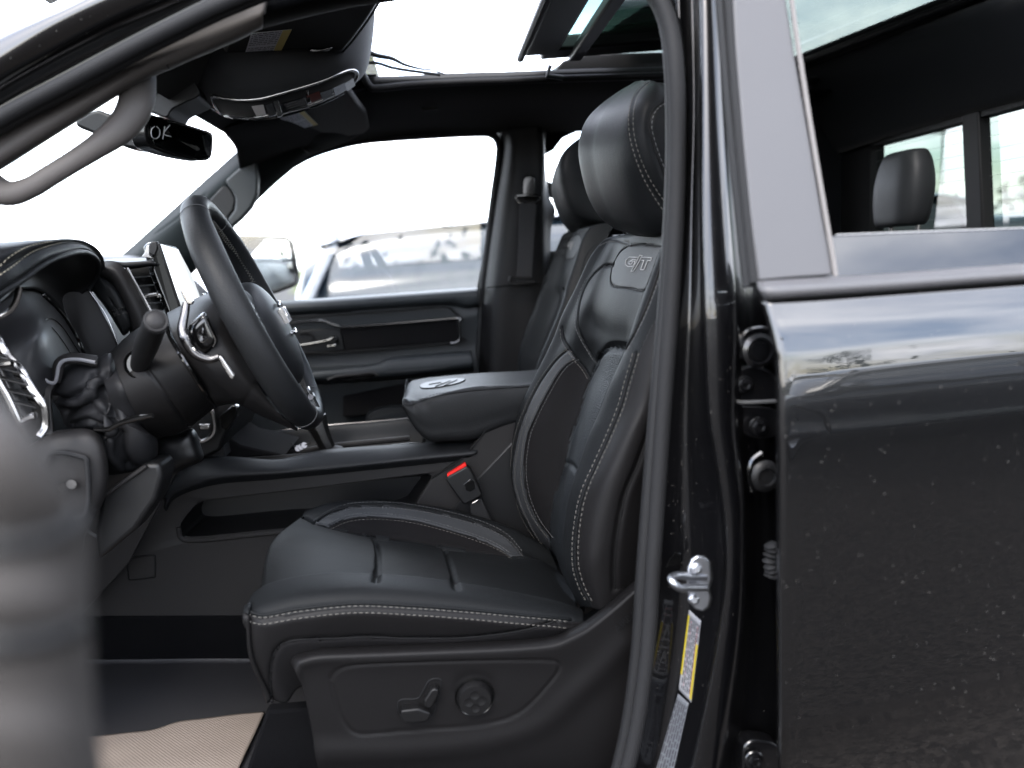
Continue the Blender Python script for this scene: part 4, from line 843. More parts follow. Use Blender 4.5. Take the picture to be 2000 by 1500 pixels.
# rear wall with window
XW = 1.2
def W_(px, py): return PX(px, py, XW)
win = [(1718, 284), (1900, 229), (2040, 187), (2400, 80), (2400, 420), (1925, 440), (1810, 446), (1714, 452)]
wo = [W_(*p) for p in win]
wz = [p[2] for p in wo]; wy = [p[1] for p in wo]
ztop = max(wz); zbot = W_(1810, 446)[2]; yfar = W_(1700, 290)[1]
bt = W_(1718, 284)[2]; 
mesh('rear_window_header', extr([(XW, 2.4, W_(1718, 284)[2]), (XW, .7, W_(2010, 197)[2]+.0), (XW, .7, 2.0), (XW, 2.4, 2.0)], .04, (1, 0, 0)), plastic, tb, fixn=True)
mesh('rear_window_side', extr([(XW, 2.4, 1.2), (XW, 2.4, 2.0), (XW, yfar, 2.0), (XW, yfar, 1.2)], .04, (1, 0, 0)), plastic, tb, fixn=True)
mesh('rear_wall', extr([(XW, 2.4, .6), (XW, 2.4, zbot-.01), (XW, .7, zbot-.01), (XW, .7, .6)], .04, (1, 0, 0)), darkp, tb, fixn=True)
yp = W_(1905, 330)[1]
mesh('rear_window_divider', extr([(XW-.005, W_(1925, 430)[1], zbot-.02), (XW-.005, W_(1892, 430)[1], zbot-.02), (XW-.005, W_(1892, 250)[1]+.02, bt+.02), (XW-.005, W_(1925, 250)[1]+.02, bt+.02)], .03, (1, 0, 0)), plastic, tb, bevel=.004, fixn=True)
mesh('rear_window', ([(XW+.02, yfar+.02, zbot-.02), (XW+.02, .7, zbot-.02), (XW+.02, .7, 1.95), (XW+.02, yfar+.02, 1.95)], [(0, 1, 2, 3)]), grear, tb, smooth=False)
mesh('heater_line', join([tube([(XW+.017, yfar, z), (XW+.017, 1.0, z)], .00035, 4) for z in np.arange(zbot+.02, bt, .028)]), mk('heater_wire', (0.0950, 0.0950, 0.0836), .6), tb)
# lighter rear belt on far side
mesh('cab_side', extr([(.35, 2.36, 1.46), (1.22, 2.36, 1.46), (1.22, 2.36, .5), (.35, 2.36, .5)], .02), darkp, tb, fixn=True)
mesh('rear_pillar', extr([(.90, 2.24, 1.95), (1.25, 2.24, 1.95), (1.25, 2.24, 1.2), (.98, 2.24, 1.2)], .05), cloth, tb, fixn=True)
mesh('rear_belt_webbing', extr([W_(1625, 408)+[-.05, 0, 0], W_(1652, 408)+[-.05, 0, 0], W_(1650, 470)+[-.05, 0, 0], W_(1622, 470)+[-.05, 0, 0]], .003), mk('belt_webbing', (0.0190, 0.0190, 0.0198), .8), tb, fixn=True)
mesh('roof_speaker_lid', tube(resamp(np.array([PZ(x, y, 1.925) for x, y in [(1730, 185), (1760, 173), (1830, 178), (1860, 200), (1800, 215), (1750, 208)]]), 40, True), .003, 6, closed=True), plastic, tb)
mesh('roof_lamp', lathe(PZ(1840, 221, 1.925), (0, 0, -1), [(.02, 0), (.02, .006), (.015, .009), (.001, .01)], 24), plasticg, tb)
rs = root('bench_seat', (1.0, 1.7, 1.2), 'black rear bench seat with one plain leather headrest standing against the back window', 'rear seat')
rh = []
for px_, Yc_, z_ in ():
    pass
hp = [(1712, 442), (1702, 425), (1699, 390), (1704, 350), (1714, 318), (1735, 300), (1765, 295), (1782, 296), (1796, 325), (1806, 370), (1810, 410), (1806, 432), (1790, 441), (1750, 443)]
Yb = 1.66; secr = []
def hr(t, sx, Yo): return Yo
pz0, pz1 = P(1750, 443, Yb)[2], P(1750, 295, Yb)[2]; xc = P(1742, 370, Yb)[0]
for t, w_, d_ in ((0, .052, .022), (.03, .066, .034), (.2, .076, .038), (.5, .080, .040), (.75, .074, .036), (.93, .060, .03), (.985, .052, .020), (1, .03, .008)):
    z_ = pz0+(pz1-pz0)*t; xo = xc+.02+t*.012
    secr.append(np.array([(xo+d_*math.copysign(abs(math.cos(a))**.7, math.cos(a)), Yb+w_*math.copysign(abs(math.sin(a))**.6, math.sin(a)), z_) for a in np.linspace(0, 2*math.pi, 25)[:-1]]))
mesh('headrest', loft(secr, 50, 60), leather, rs, sharp=0)
for dy in (-.05, .05): mesh('headrest_post', tube([(xc+.03, Yb+dy, pz0-.06), (xc+.03, Yb+dy, pz0+.02)], .006, 10), dkmetal, rs)
mesh('backrest', extr([(xc-.06, .95, .8), (xc+.0, .95, pz0-.035), (xc+.10, .95, pz0-.045), (xc+.10, .95, .8)], 1.2), leather, rs, bevel=.03, seg=4, fixn=True)
# sunroof glass panel (tilted, slid back)
sg = root('sunroof_panel', P(1150, 60, 1.5), 'raised tinted sunroof glass in a thick black frame above the headrests', 'sunroof')
A_ = P(1016, 122, 1.76); Bp = P(1128, -30, 1.35)
Yf_, Yn_ = 1.74, 1.02
zF = 1.985
gA = P(1022, 112, 1.72); gB = np.array([gA[0]+.0, 1.05, gA[2]+.012])
slp = .03
def G_(s, y, dz=0): return np.array([gA[0]+s, y, gA[2]+s*slp+dz])
mesh('front_frame', extr([G_(0, 1.72), G_(0, 1.0), G_(.075, 1.0), G_(.075, 1.72)], .03, (0, 0, 1)), darkp, sg, bevel=.008, fixn=True)
mesh('frame', extr([G_(.04, 1.76), G_(.4, 1.76), G_(.4, 1.68), G_(.04, 1.68)], .03, (0, 0, 1)), darkp, sg, bevel=.006, fixn=True)
mesh('cross_bar', extr([G_(.100, 1.74, -.012), G_(.100, 1.0, -.012), G_(.128, 1.0, -.012), G_(.128, 1.74, -.012)], .02, (0, 0, 1)), plasticg, sg, bevel=.004, fixn=True)
mesh('front_glass', ([G_(.07, 1.7, .02), G_(.07, .98, .02), G_(.115, .98, .02), G_(.115, 1.7, .02)], [(0, 1, 2, 3)]), gtint, sg, smooth=False)
mesh('rear_glass', ([G_(.115, 1.7, .021), G_(.115, .98, .021), G_(.36, .98, .021), G_(.36, 1.7, .021)], [(0, 1, 2, 3)]), groof, sg, smooth=False)
mesh('seal_bead', tube([G_(-.004, 1.74, .002), G_(-.004, 1.0, .002)], .008, 8), rubberd, sg)
mesh('tilt_arm', tube(arr([(1075, 128), (1068, 148), (1100, 152)], 1.75), .006, 8), darkp, sg)
sg2 = mesh('rear_roof_glass', ([e0+[-.6, 0, .03], e3+[-.6, 0, .03], e3+[.10, 0, .03], e0+[.10, 0, .03]], [(0, 1, 2, 3)]), glass('green_roof_glass', (.085, .100, .090), 1), tb, smooth=False)
mesh('wind_deflector_arm', join([tube(arr([(716, 100), (735, 108), (765, 114), (790, 126), (820, 134), (845, 137), (870, 145)], 1.74), [.011, .009, .006, .004, .003], 8, m=40, flat=.5), tube(arr([(716, 122), (740, 124), (765, 132), (800, 138), (860, 146)], 1.745), .0035, 8, m=30)]), darkp, tb)

# seat belt on far pillar
sb = root('passenger_seat_belt', P(1030, 430, 2.14), 'black passenger belt hanging from its anchor on the far pillar', 'seat belt')
mesh('anchor_cover', loft([np.array([P(x, y, Y) for x, y in [(1021, 345), (1033, 341), (1046, 345), (1047, 380), (1045, 388), (1022, 386), (1019, 375)]]) for Y in (2.17,)]+[np.array([P(x, y, 2.135) for x, y in [(1024, 350), (1033, 346), (1043, 350), (1044, 378), (1042, 384), (1025, 383), (1022, 374)]])], 4, 30), gloss, sb)
mesh('belt_guide', tube(arr([(1008, 386), (1014, 396), (1033, 399), (1050, 396), (1056, 388), (1050, 383), (1014, 382)], 2.135), .004, 8, closed=True, m=50), gloss, sb)
mesh('webbing', extr(arr([(1015, 396), (1048, 398), (1042, 480), (1038, 552), (1008, 550), (1013, 480)], 2.13), .003), mk('black_webbing', (0.0084, 0.0084, 0.0091), .75), sb, fixn=True)
mesh('belt_slot', join([tube(arr([(998, 540), (996, 549), (1002, 555), (1020, 553), (1044, 551)], 2.12), .0055, 8, m=30), tube(arr([(998, 540), (1010, 543), (1040, 543)], 2.125), .003, 8, m=12)]), plastic, sb)

# ================================================================ passenger door
pd_ = partroot('door', P(700, 700, 2.2), 'closed far front door with black trim, thin chrome spear and armrest')
YD = 2.24
def dr(L, Y): return [(x, y, Y) for x, y in L]
stripsurf('door_trim', [dr([(380, 602), (540, 589), (740, 575), (935, 561)], 2.28), dr([(380, 604), (540, 592), (740, 578), (935, 564)], 2.235), dr([(380, 612), (540, 600), (740, 586), (935, 572)], 2.215),
    dr([(380, 624), (545, 612), (740, 599), (870, 590), (912, 596), (935, 592)], 2.22), dr([(380, 632), (548, 619), (740, 606), (870, 597), (912, 602), (935, 598)], 2.245),
    dr([(380, 640), (548, 627), (740, 614), (862, 605), (895, 620), (935, 615)], 2.24), dr([(380, 760), (600, 700), (740, 692), (935, 672)], 2.25), dr([(380, 800), (620, 760), (740, 745), (935, 724)], 2.24),
    dr([(380, 900), (620, 860), (740, 850), (935, 830)], 2.26), dr([(380, 980), (620, 960), (740, 950), (935, 930)], 2.26)], trimf, pd_, 110, 160)
def ridge(pts, Y, r, name, mat, flat=1.0, m=60): return mesh(name, tube(arr(pts, Y), r, 8, m=m, flat=flat), mat, pd_)
ridge([(420, 628), (556, 621), (740, 609), (862, 599), (885, 608), (905, 625)], 2.222, .0035, 'trim_ridge', plastic)
ridge([(420, 652), (565, 631), (626, 626), (645, 632), (664, 638), (760, 632), (892, 621), (897, 626), (897, 664), (880, 670)], 2.212, .0036, 'chrome_spear', dkmetal)
mesh('spear_flash', tube(arr([(622, 626), (632, 626), (650, 633), (664, 637)], 2.209), .0048, 8, m=14), chrome, pd_)
plate('dark_insert', [(664, 641), (892, 624), (895, 665), (676, 684)], 2.226, .01, suede, pd_, bevel=.002)
ridge([(560, 690), (676, 687), (893, 668), (900, 660)], 2.218, .004, 'lower_ridge', plastic)
plate('handle_recess', [(560, 646), (650, 641), (664, 645), (674, 684), (590, 690), (560, 692)], 2.228, .008, darkp, pd_, bevel=.003)
mesh('door_handle', tube(arr([(585, 674), (610, 670), (640, 664), (655, 658), (658, 672), (640, 676)], 2.205), [.006, .007, .008, .007, .005], 10, m=24, flat=.7), gloss, pd_)
mesh('handle_cup', tube(arr([(585, 652), (600, 650), (610, 656), (612, 668)], 2.222), .0035, 8, m=16), plastic, pd_)
# armrest
ar2 = Surf([dr([(560, 720), (640, 716), (730, 710), (765, 698), (840, 691), (920, 684)], 2.23), dr([(560, 728), (640, 722), (730, 712), (765, 701), (840, 694), (920, 688)], 2.17), dr([(560, 738), (640, 728), (735, 720), (765, 714), (840, 709), (925, 702)], 2.155), dr([(560, 750), (640, 742), (740, 737), (840, 727), (925, 718)], 2.165), dr([(560, 758), (640, 750), (745, 744), (840, 735), (925, 726)], 2.24)], 70, 40)
ar2.emit('door_armrest', trimf, pd_, solid=.005)
ridge([(742, 728), (840, 720), (924, 709)], 2.156, .0015, 'armrest_seam', stitchd)
mesh('pull_handle', tube(arr([(640, 742), (660, 735), (700, 731), (728, 728), (738, 733)], 2.148), .0045, 10, m=24), plasticg, pd_)
plate('pull_recess', [(645, 742), (670, 733), (730, 727), (732, 734), (700, 745)], 2.153, .003, gloss, pd_, bevel=.001)
plate('map_pocket', [(670, 775), (780, 752), (860, 746), (860, 800), (670, 815)], 2.225, .02, suede, pd_, bevel=.004)
mesh('lock_pin', join([lathe(P(891, 566, 2.235), (0, 0, 1), [(.010, -.002), (.009, .002), (.004, .006), (.003, .010), (.0035, .018), (.001, .021)], 16)]), darkp, pd_)
mesh('window_glass', ([P(430, 600, 2.3), P(945, 575, 2.3), P(985, 255, 2.3), P(600, 290, 2.3), P(440, 430, 2.3)], [(0, 1, 2, 3, 4)]), gclear, pd_, smooth=False)
plate('door_frame_rear', [(930, 568), (938, 568), (958, 420), (971, 300), (968, 272), (962, 266), (966, 264), (978, 270), (978, 300), (965, 420), (945, 568)], 2.27, .02, darkp, pd_, bevel=.002)
mesh('outer_panel', extr([P(380, 610, 2.40), P(945, 572, 2.40), P(940, 950, 2.42), P(380, 980, 2.42)], .02), paint, pd_, fixn=True)

# door mirror (far)
dm = root('door_mirror', P(540, 580, 2.5), 'black far door mirror reflecting bright sky and distant parked cars', 'wing mirror')
mo = [(466, 462), (480, 460), (540, 461), (564, 464), (575, 478), (580, 510), (585, 540), (582, 556), (560, 566), (536, 574), (500, 580), (468, 560), (462, 500)]
mesh('mirror_housing', extr(resamp(arr(mo, 2.52), 60, True), .09, (-.8, .25, 0)), mk('housing_paint', (0.0076, 0.0084, 0.0114), .25, coat=.6), dm, bevel=.01, seg=3, fixn=True)
mg = [(484, 466), (520, 466), (558, 468), (566, 476), (572, 510), (577, 545), (572, 553), (537, 568), (500, 575), (484, 560), (480, 500)]
mesh('mirror_face', extr(resamp(arr(mg, 2.512), 60, True), .003, (-.3, 1, 0)), mirror, dm, fixn=True, smooth=False)
mesh('mirror_rim', tube(arr(mg, 2.511), .004, 8, closed=True, m=70), rubberd, dm)

# floor, carpets and mats
fl = root('cab_floor', (-.3, 1.3, .7), 'black carpeted cab floor and tunnel side below the console', 'floor')
mesh('carpet', extr([P(150, 1204, 1.372), P(1100, 1200, 1.372), P(1100, 1295, 1.36), P(150, 1290, 1.36)], .02), carpet, fl, bevel=.004, fixn=True)
fz = P(350, 1290, 1.34)[2]
mesh('floor_pan', ([(-1.2, .78, fz-.16), (1.6, .78, fz-.16), (1.6, 2.3, fz-.16), (-1.2, 2.3, fz-.16)], [(0, 1, 2, 3)]), carpet, fl, solid=.01)
fm = root('rubber_floor_mat', P(350, 1360, 1.2), 'dark grey rubber mat lying in the driver footwell', 'floor mat')
fmS = Surf([arr([(120, 1290, 1.36), (250, 1289, 1.36), (400, 1287, 1.36), (560, 1288, 1.36), (700, 1290, 1.36)]), arr([(120, 1300, 1.345), (250, 1299, 1.345), (400, 1297, 1.345), (560, 1298, 1.345), (700, 1300, 1.345)]), arr([(100, 1360, 1.20), (250, 1362, 1.20), (400, 1362, 1.20), (560, 1362, 1.20), (700, 1362, 1.2)]), arr([(60, 1440, 1.06), (250, 1446, 1.06), (400, 1446, 1.06), (560, 1440, 1.06), (700, 1440, 1.06)]), arr([(0, 1560, .92), (250, 1560, .92), (400, 1560, .92), (560, 1560, .92), (700, 1560, .92)])], 60, 60)
fmS.emit('mat', matrub, fm, solid=.006)
pmx = [[(120, 1452), (180, 1446), (250, 1438), (300, 1432), (350, 1416), (400, 1410), (460, 1402), (517, 1397)], [(100, 1500), (170, 1490), (240, 1482), (300, 1475), (350, 1462), (400, 1455), (450, 1448), (498, 1440)], [(80, 1560), (160, 1550), (230, 1540), (300, 1530), (350, 1525), (400, 1520), (440, 1510), (470, 1500)], [(60, 1660), (160, 1650), (230, 1640), (300, 1630), (350, 1625), (390, 1620), (410, 1610), (430, 1600)]]
def mh(x, y, o):
    h = fmS.hit(x, y, o)[0]; return h if h is not None else P(x, y, .93)
pr = []
for r in pmx: pr.append(np.array([mh(x, min(y, 1555), .006)+([0, 0, 0] if y <= 1555 else [0, -.06, -.02]) for x, y in r]))
pm = root('paper_floor_protector', P(350, 1470, 1.0), 'tan quilted paper sheet protecting the driver footwell mat', 'paper mat')
pap = mk('quilted_paper', (.110, .091, .077), .9, spec=.1, var=.12, bump=[('w', 130, .22, .0015), ('v', 260, .2, .001)])
Surf(pr, 60, 40).emit('paper_sheet', pap, pm, solid=.0015)
mesh('sill_underlay', extr(arr([(520, 1390), (640, 1380), (650, 1600), (450, 1600)], .90), .02), carpet, tb, bevel=.004, fixn=True)
sll = stripsurf('door_sill', [arr([(-100, 1640, .80), (620, 1560, .80), (1240, 1540, .80)]), arr([(-100, 1680, .76), (620, 1600, .76), (1240, 1580, .76)]), arr([(-100, 1900, .70), (620, 1800, .70), (1240, 1780, .70)])], paint, tb, 20, 12)
plate('sunroof_guide', [(1086, 134), (1100, 118), (1150, 106), (1420, 98), (1420, 142), (1086, 146)], 1.80, .02, darkp, tb, bevel=.003)
# ================================================================ dashboard
da = root('dashboard', (-.75, 1.5, 1.2), 'black leather covered dashboard with stitched hood, air vents, instrument display and touchscreen', 'dashboard')
mesh('dash_body', extr([(-1.25, .84, 1.535), (-.70, .84, 1.535), (-.62, .84, 1.44), (-.60, .84, 1.15), (-.75, .84, .95), (-1.25, .84, .95)], 1.42), darkp, da, bevel=.02, seg=3, fixn=True)
mesh('firewall', extr([(-1.25, .84, .95), (-.95, .84, .95), (-.9, .84, .75), (-1.25, .84, .6)], 1.42), carpet, da, fixn=True)
lip = [(-70, 618, .84), (0, 574, .87), (45, 545, .91), (90, 513, .96), (135, 496, 1.03), (165, 493, 1.10), (184, 502, 1.17), (192, 516, 1.22), (189, 535, 1.25), (181, 552, 1.26), (173, 566, 1.26)]
ro1 = [(-70, 606, .835), (0, 561, .865), (45, 532, .905), (88, 502, .955), (133, 486, 1.03), (166, 484, 1.10), (187, 497, 1.17), (195, 513, 1.225), (192, 535, 1.255), (184, 553, 1.265), (176, 568, 1.265)]
ro2 = [(-70, 566, .835), (0, 527, .87), (40, 506, .91), (82, 485, .96), (128, 474, 1.04), (162, 477, 1.11), (184, 492, 1.18), (194, 511, 1.235), (193, 535, 1.265), (186, 553, 1.275), (179, 569, 1.275)]
ro3 = [(-70, 494, .85), (0, 480, .89), (40, 473, .93), (82, 468, .98), (120, 467, 1.06), (156, 474, 1.13), (180, 489, 1.20), (192, 510, 1.26), (194, 535, 1.30), (188, 553, 1.31), (182, 570, 1.31)]
ro4 = arr(ro3)+np.array([-.12, .02, -.004]); ro5 = arr(ro3)+np.array([-.28, .03, -.03])
hood = Surf([arr(lip), arr(ro1), arr(ro2), arr(ro3), ro4, ro5], 160, 120)
hood.orient((0, -.6, 1))
hood.groove([(x+1, y-4) for x, y, _ in lip], .002, .0018)
hood.emit('instrument_hood', leather, da, solid=.004)
for pth in ([(-20, 534), (0, 519), (17, 503), (44, 486), (70, 477), (105, 471)], [(-20, 552), (0, 537), (26, 519), (52, 499), (70, 489), (96, 480), (120, 474)]):
    hood.stitch(pth, da, mk('gold_thread', (0.1520, 0.1368, 0.1026), .7), dl=.0045, gap=.0022, r=.0007)
hood.piping([(x, y+1) for x, y, _ in ro2], .0008, 'seam', seamm, da)
mesh('hood_lip', tube(arr(lip), .0038, 10, m=90), leather, da)
ce = [(-70, 640, .88), (0, 592, .93), (30, 566, .98), (58, 563, 1.03), (74, 566, 1.08), (92, 577, 1.13), (108, 592, 1.17), (121, 608, 1.20), (130, 622, 1.215), (138, 634, 1.22), (146, 646, 1.22)]
stripsurf('hood_underside', [arr(lip), arr([((a[0]+b[0])/2-6, (a[1]+b[1])/2-4, (a[2]+b[2])/2) for a, b in zip(lip, ce)])+[-.02, 0, 0], arr(ce)], darkp, da, 60, 20, solid=.002)
# cluster side wall
stripsurf('cluster_side_wall', [arr([(172, 556, 1.265), (195, 602, 1.265), (215, 640, 1.265), (240, 700, 1.265), (262, 760, 1.265)]), arr([(146, 556, 1.25), (165, 640, 1.245), (190, 700, 1.24), (215, 770, 1.24), (230, 800, 1.24)]), arr([(108, 570, 1.22), (140, 636, 1.22), (163, 680, 1.22), (178, 730, 1.215), (186, 790, 1.21)])], plasticg, da, 40, 30)
mesh('wall_edge_line', tube(arr([(173, 566), (184, 582), (205, 612), (222, 650), (240, 702)], 1.262), .0011, 6, m=30), chrome, da)
# display lens
lens = Surf([arr([(-60, 560, .97), (-40, 640, .95), (-10, 700, .93), (20, 760, .92), (50, 820, .92)]), arr([(32, 563, 1.03), (60, 610, 1.02), (85, 650, 1.0), (105, 700, 1.0), (120, 740, 1.0)]), arr([(72, 566, 1.10), (112, 604, 1.16), (140, 645, 1.19), (162, 690, 1.20), (178, 740, 1.20)])], 40, 40)
lensm = mk('display_lens', (.006, .006, .0065), .5, spec=.2, coat=.12, coatr=.2, rvar=.12, var=.6)
lens.emit('instrument_display', lensm, da, solid=.003)
lens.piping([(80, 573), (110, 600), (140, 642), (160, 684), (173, 716)], .0045, 'display_rim', gloss, da)
lens.piping([(88, 625), (98, 623), (110, 629), (125, 645), (140, 668), (156, 693)], .0008, 'display_arc', chrome, da, off=.001)
lens.piping([(100, 640), (118, 662), (136, 690), (150, 714)], .0006, 'display_arc', dkmetal, da, off=.001)
# lower bezel with bright edge
bz = [(30, 664), (48, 694), (66, 716), (80, 734), (94, 746), (107, 747), (112, 732), (115, 715), (126, 704), (152, 702), (186, 708)]
mesh('bezel_edge', tube(arr(bz, .965), .0022, 8, m=70, flat=.6), mk('bezel_silver', (0.0646, 0.0646, 0.0684), .35), da)
stripsurf('lower_bezel', [arr([(x, y+1) for x, y in bz[:6]], .968), arr([(28, 690), (42, 715), (60, 738), (74, 755), (86, 768), (98, 772)], .955), arr([(20, 800), (45, 815), (66, 832), (84, 845), (95, 850), (102, 850)], .94)], plasticg, da, 60, 30)
stripsurf('bezel_arch', [arr([(107, 747), (112, 730), (116, 714), (127, 704), (152, 702), (190, 709)], .966), arr([(98, 742), (101, 722), (107, 704), (124, 692), (152, 689), (190, 694)], .985)], plasticg, da, 40, 8)
# near air vent
vr = [(-60, 600, .93), (-10, 655, .91), (12, 690, .905), (40, 722, .90), (60, 757, .895), (80, 786, .89), (87, 800, .89), (88, 832, .89), (76, 852, .885), (56, 852, .88), (36, 830, .88), (10, 790, .88), (-20, 735, .88), (-70, 660, .885)]
mesh('vent_bezel', tube(arr(vr[:9]), .0045, 8, m=90, flat=.6, up=(-.3, -1, .2)), chrome, da, sharp=30)
mesh('vent_bezel', tube(arr([(-60, 640, .87), (-10, 735, .87), (15, 778, .87), (36, 822, .87), (52, 852, .875)]), .0032, 6, m=40, flat=.6), chrome, da)
mesh('vent_cavity', (lambda A: (A, [tuple(range(len(A)))]))(list(arr([(x, y, .935) for x, y, _ in vr]))), gloss, da, solid=.002, smooth=False)
for k in range(5):
    t = k/4.0; mesh('vent_slat', extr(arr([(-20+t*34, 690+t*90, .925), (36+t*34, 706+t*88, .925), (38+t*34, 711+t*88, .885), (-18+t*34, 696+t*90, .885)]), .002, (0, 0, 1)), darkp, da, bevel=.0006, fixn=True)
mesh('vent_tab', tube(arr([(0, 712), (24, 708)], .885), .004, 8), chrome, da)
mesh('vent_tab', tube(arr([(44, 822), (60, 814), (70, 812)], .875), .0045, 8, m=10), chromeb, da)
mesh('hood_strip', tube(arr([(38, 560), (34, 580), (26, 598), (12, 612), (-20, 626)], .93), .0036, 8, m=40, flat=.6), chrome, da)
# centre side: leather pad, satin trim, vent, top pad
pad1 = pillow([(188, 535), (200, 540), (215, 550), (232, 572), (246, 600), (256, 628), (257, 640), (248, 652), (240, 655), (230, 640), (205, 600), (178, 562)], 1.30, 1.262, 20, 90, p=4)
pad1.groove([(214, 612), (232, 607), (250, 602)], .0018, .003); pad1.emit('stitched_side_pad', leather, da, solid=.003)
pad1.stitch([(214, 608), (232, 603), (248, 598)], da, stitchm); pad1.stitch([(220, 619), (234, 614), (252, 609)], da, stitchm)
stripsurf('curved_side_trim', [arr([(192, 511, 1.285), (222, 510, 1.285), (240, 520, 1.285), (262, 555, 1.285), (284, 598, 1.285), (300, 640, 1.285)]), arr([(192, 524, 1.272), (216, 524, 1.272), (232, 536, 1.272), (252, 572, 1.272), (272, 612, 1.272), (286, 650, 1.272)]), arr([(192, 534, 1.275), (206, 541, 1.275), (220, 552, 1.275), (242, 592, 1.275), (260, 636, 1.275), (266, 670, 1.275)]), arr([(190, 540, 1.30), (200, 548, 1.30), (214, 560, 1.30), (236, 600, 1.30), (252, 640, 1.30), (256, 680, 1.30)])], plasticg, da, 60, 36)
mesh('chrome_strip', tube(arr([(247, 524), (262, 551), (278, 580), (296, 615)], 1.278), .0032, 6, m=30, flat=.7), chrome, da, sharp=30)
mesh('vent_cavity', extr(arr([(252, 524), (300, 518), (335, 600), (300, 612)], 1.42), .01), gloss, da, fixn=True)
for k in range(5):
    t = k/4.0; mesh('vent_slat', extr([P(262+34*t, 540+72*t, 1.29), P(294+30*t, 538+68*t, 1.36), P(294+30*t, 540+68*t, 1.36), P(262+34*t, 543+72*t, 1.29)], .025, (-1, 0, 0)), mk('slat', (0.0133, 0.0133, 0.0141), .4), da, fixn=True, smooth=False)
mesh('vent_tab', tube(arr([(285, 581), (292, 578), (308, 576), (310, 581)], 1.285), .0038, 8, m=16), chrome, da)
stripsurf('dash_top_pad', [arr([(195, 508, 1.6), (230, 505, 1.6), (290, 503, 1.6), (310, 504, 1.6)]), arr([(222, 510, 1.30), (240, 512, 1.30), (292, 510, 1.30), (304, 514, 1.30)]), arr([(240, 520, 1.29), (252, 526, 1.29), (298, 520, 1.29), (308, 522, 1.29)])], leather, da, 30, 24)
stripsurf('dash_top', [np.array([(-1.4, .9, 1.53), (-1.4, 2.3, 1.53)]), np.array([(-1.0, .9, 1.555), (-1.0, 2.3, 1.56)]), np.array([(-.72, .9, 1.55), (-.78, 2.3, 1.555)]), np.array([(-.66, .9, 1.50), (-.74, 2.3, 1.50)])], dashm, da, 10, 30)
# touchscreen
sc = [(309, 475, 1.32), (348, 487, 1.40), (376, 540, 1.40), (399, 603, 1.40), (402, 640, 1.40), (362, 640, 1.32), (350, 600, 1.32), (332, 545, 1.32)]
mesh('screen_housing', extr(arr([(290, 480, 1.33), (300, 472, 1.33), (345, 482, 1.42), (400, 600, 1.42), (405, 660, 1.42), (352, 660, 1.33), (330, 600, 1.33), (302, 530, 1.33)]), .02, (-.6, .3, 0)), gloss, da, bevel=.003, fixn=True)
mesh('touchscreen', extr(arr([(x, y, Y-.008) for x, y, Y in sc]), .004, (-.4, 1, 0)), mk('sky_glare_screen', (0.0060, 0.0060, 0.0060), .1, emit=(.92, .97, 1.0,   .085)), da, fixn=True, smooth=False)  # even emission stands in for bright sky reflected on the screen
mesh('screen_bracket', extr(arr([(290, 476), (297, 471), (307, 472), (308, 486), (303, 500), (291, 496)], 1.305), .012), darkp, da, bevel=.002, fixn=True)
mesh('bracket_foot', extr(arr([(286, 480), (291, 478), (292, 498), (300, 505), (276, 502), (283, 492)], 1.325), .01), chrome, da, bevel=.001, fixn=True)
mesh('screen_bezel', tube(arr([(310, 476), (333, 545), (352, 602)], 1.305), .0024, 6, m=20), darkp, da)
# lower parts
kn1 = pillow([(90, 850), (130, 838), (180, 840), (205, 870), (212, 930), (200, 985), (170, 1040), (150, 1100), (60, 1120), (20, 1000), (30, 900)], .97, .92, 24, 100, p=5); kn1.emit('switch_panel', plasticg, da, solid=.004)
mesh('panel_ring', tube(resamp(arr([(95, 890), (160, 892), (170, 910), (172, 980), (160, 1010), (110, 1010), (90, 980)], .915), 60, True), .003, 8, closed=True), rubber, da)
for (x, y) in ((124, 952), (140, 945)): mesh('switch_dial', lathe(P(x, y, .914), (.3, -1, .1), [(.006, 0), (.0063, .003), (.0055, .004), (.0052, .002), (.002, .002)], 28), dkmetal if x > 130 else gloss, da, sharp=30)
plate('knee_panel', [(197, 968), (240, 935), (283, 905), (312, 905), (318, 930), (306, 975), (265, 1035), (205, 1085), (190, 1095), (185, 1040), (192, 1000)], .968, .05, darkp, da, bevel=.006, seg=4)
mesh('knee_panel_edge', tube(arr([(198, 972), (240, 942), (286, 910)], .965), .0028, 8, m=20), plasticg, da)
mesh('footwell_side', extr(arr([(150, 1030), (205, 1060), (300, 960), (340, 930), (250, 1100), (150, 1210)], 1.30), .01), plasticg, da, fixn=True)
# centre stack base under column
mesh('centre_stack', extr(arr([(330, 700), (420, 640), (470, 790), (466, 810), (440, 850), (430, 880), (390, 900), (320, 935), (300, 930)], 1.40), .25), darkp, da, bevel=.006, fixn=True)
mesh('stack_bezel', tube(arr([(398, 806), (412, 800), (420, 830), (415, 850), (395, 862), (385, 855)], 1.385), .0045, 8, m=40), chrome, da)
mesh('stack_flap', extr(arr([(426, 815), (455, 790), (466, 795), (462, 815), (440, 842), (432, 836)], 1.37), .02), gloss, da, bevel=.003, fixn=True)
mesh('stack_switch', box(P(402, 832, 1.38), (.02, .02, .012)), chrome, da, bevel=.003)
mesh('rubber_tray_mat', extr(arr([(395, 880), (436, 868), (440, 892), (398, 895)], 1.42), .06), rubber, da, fixn=True)

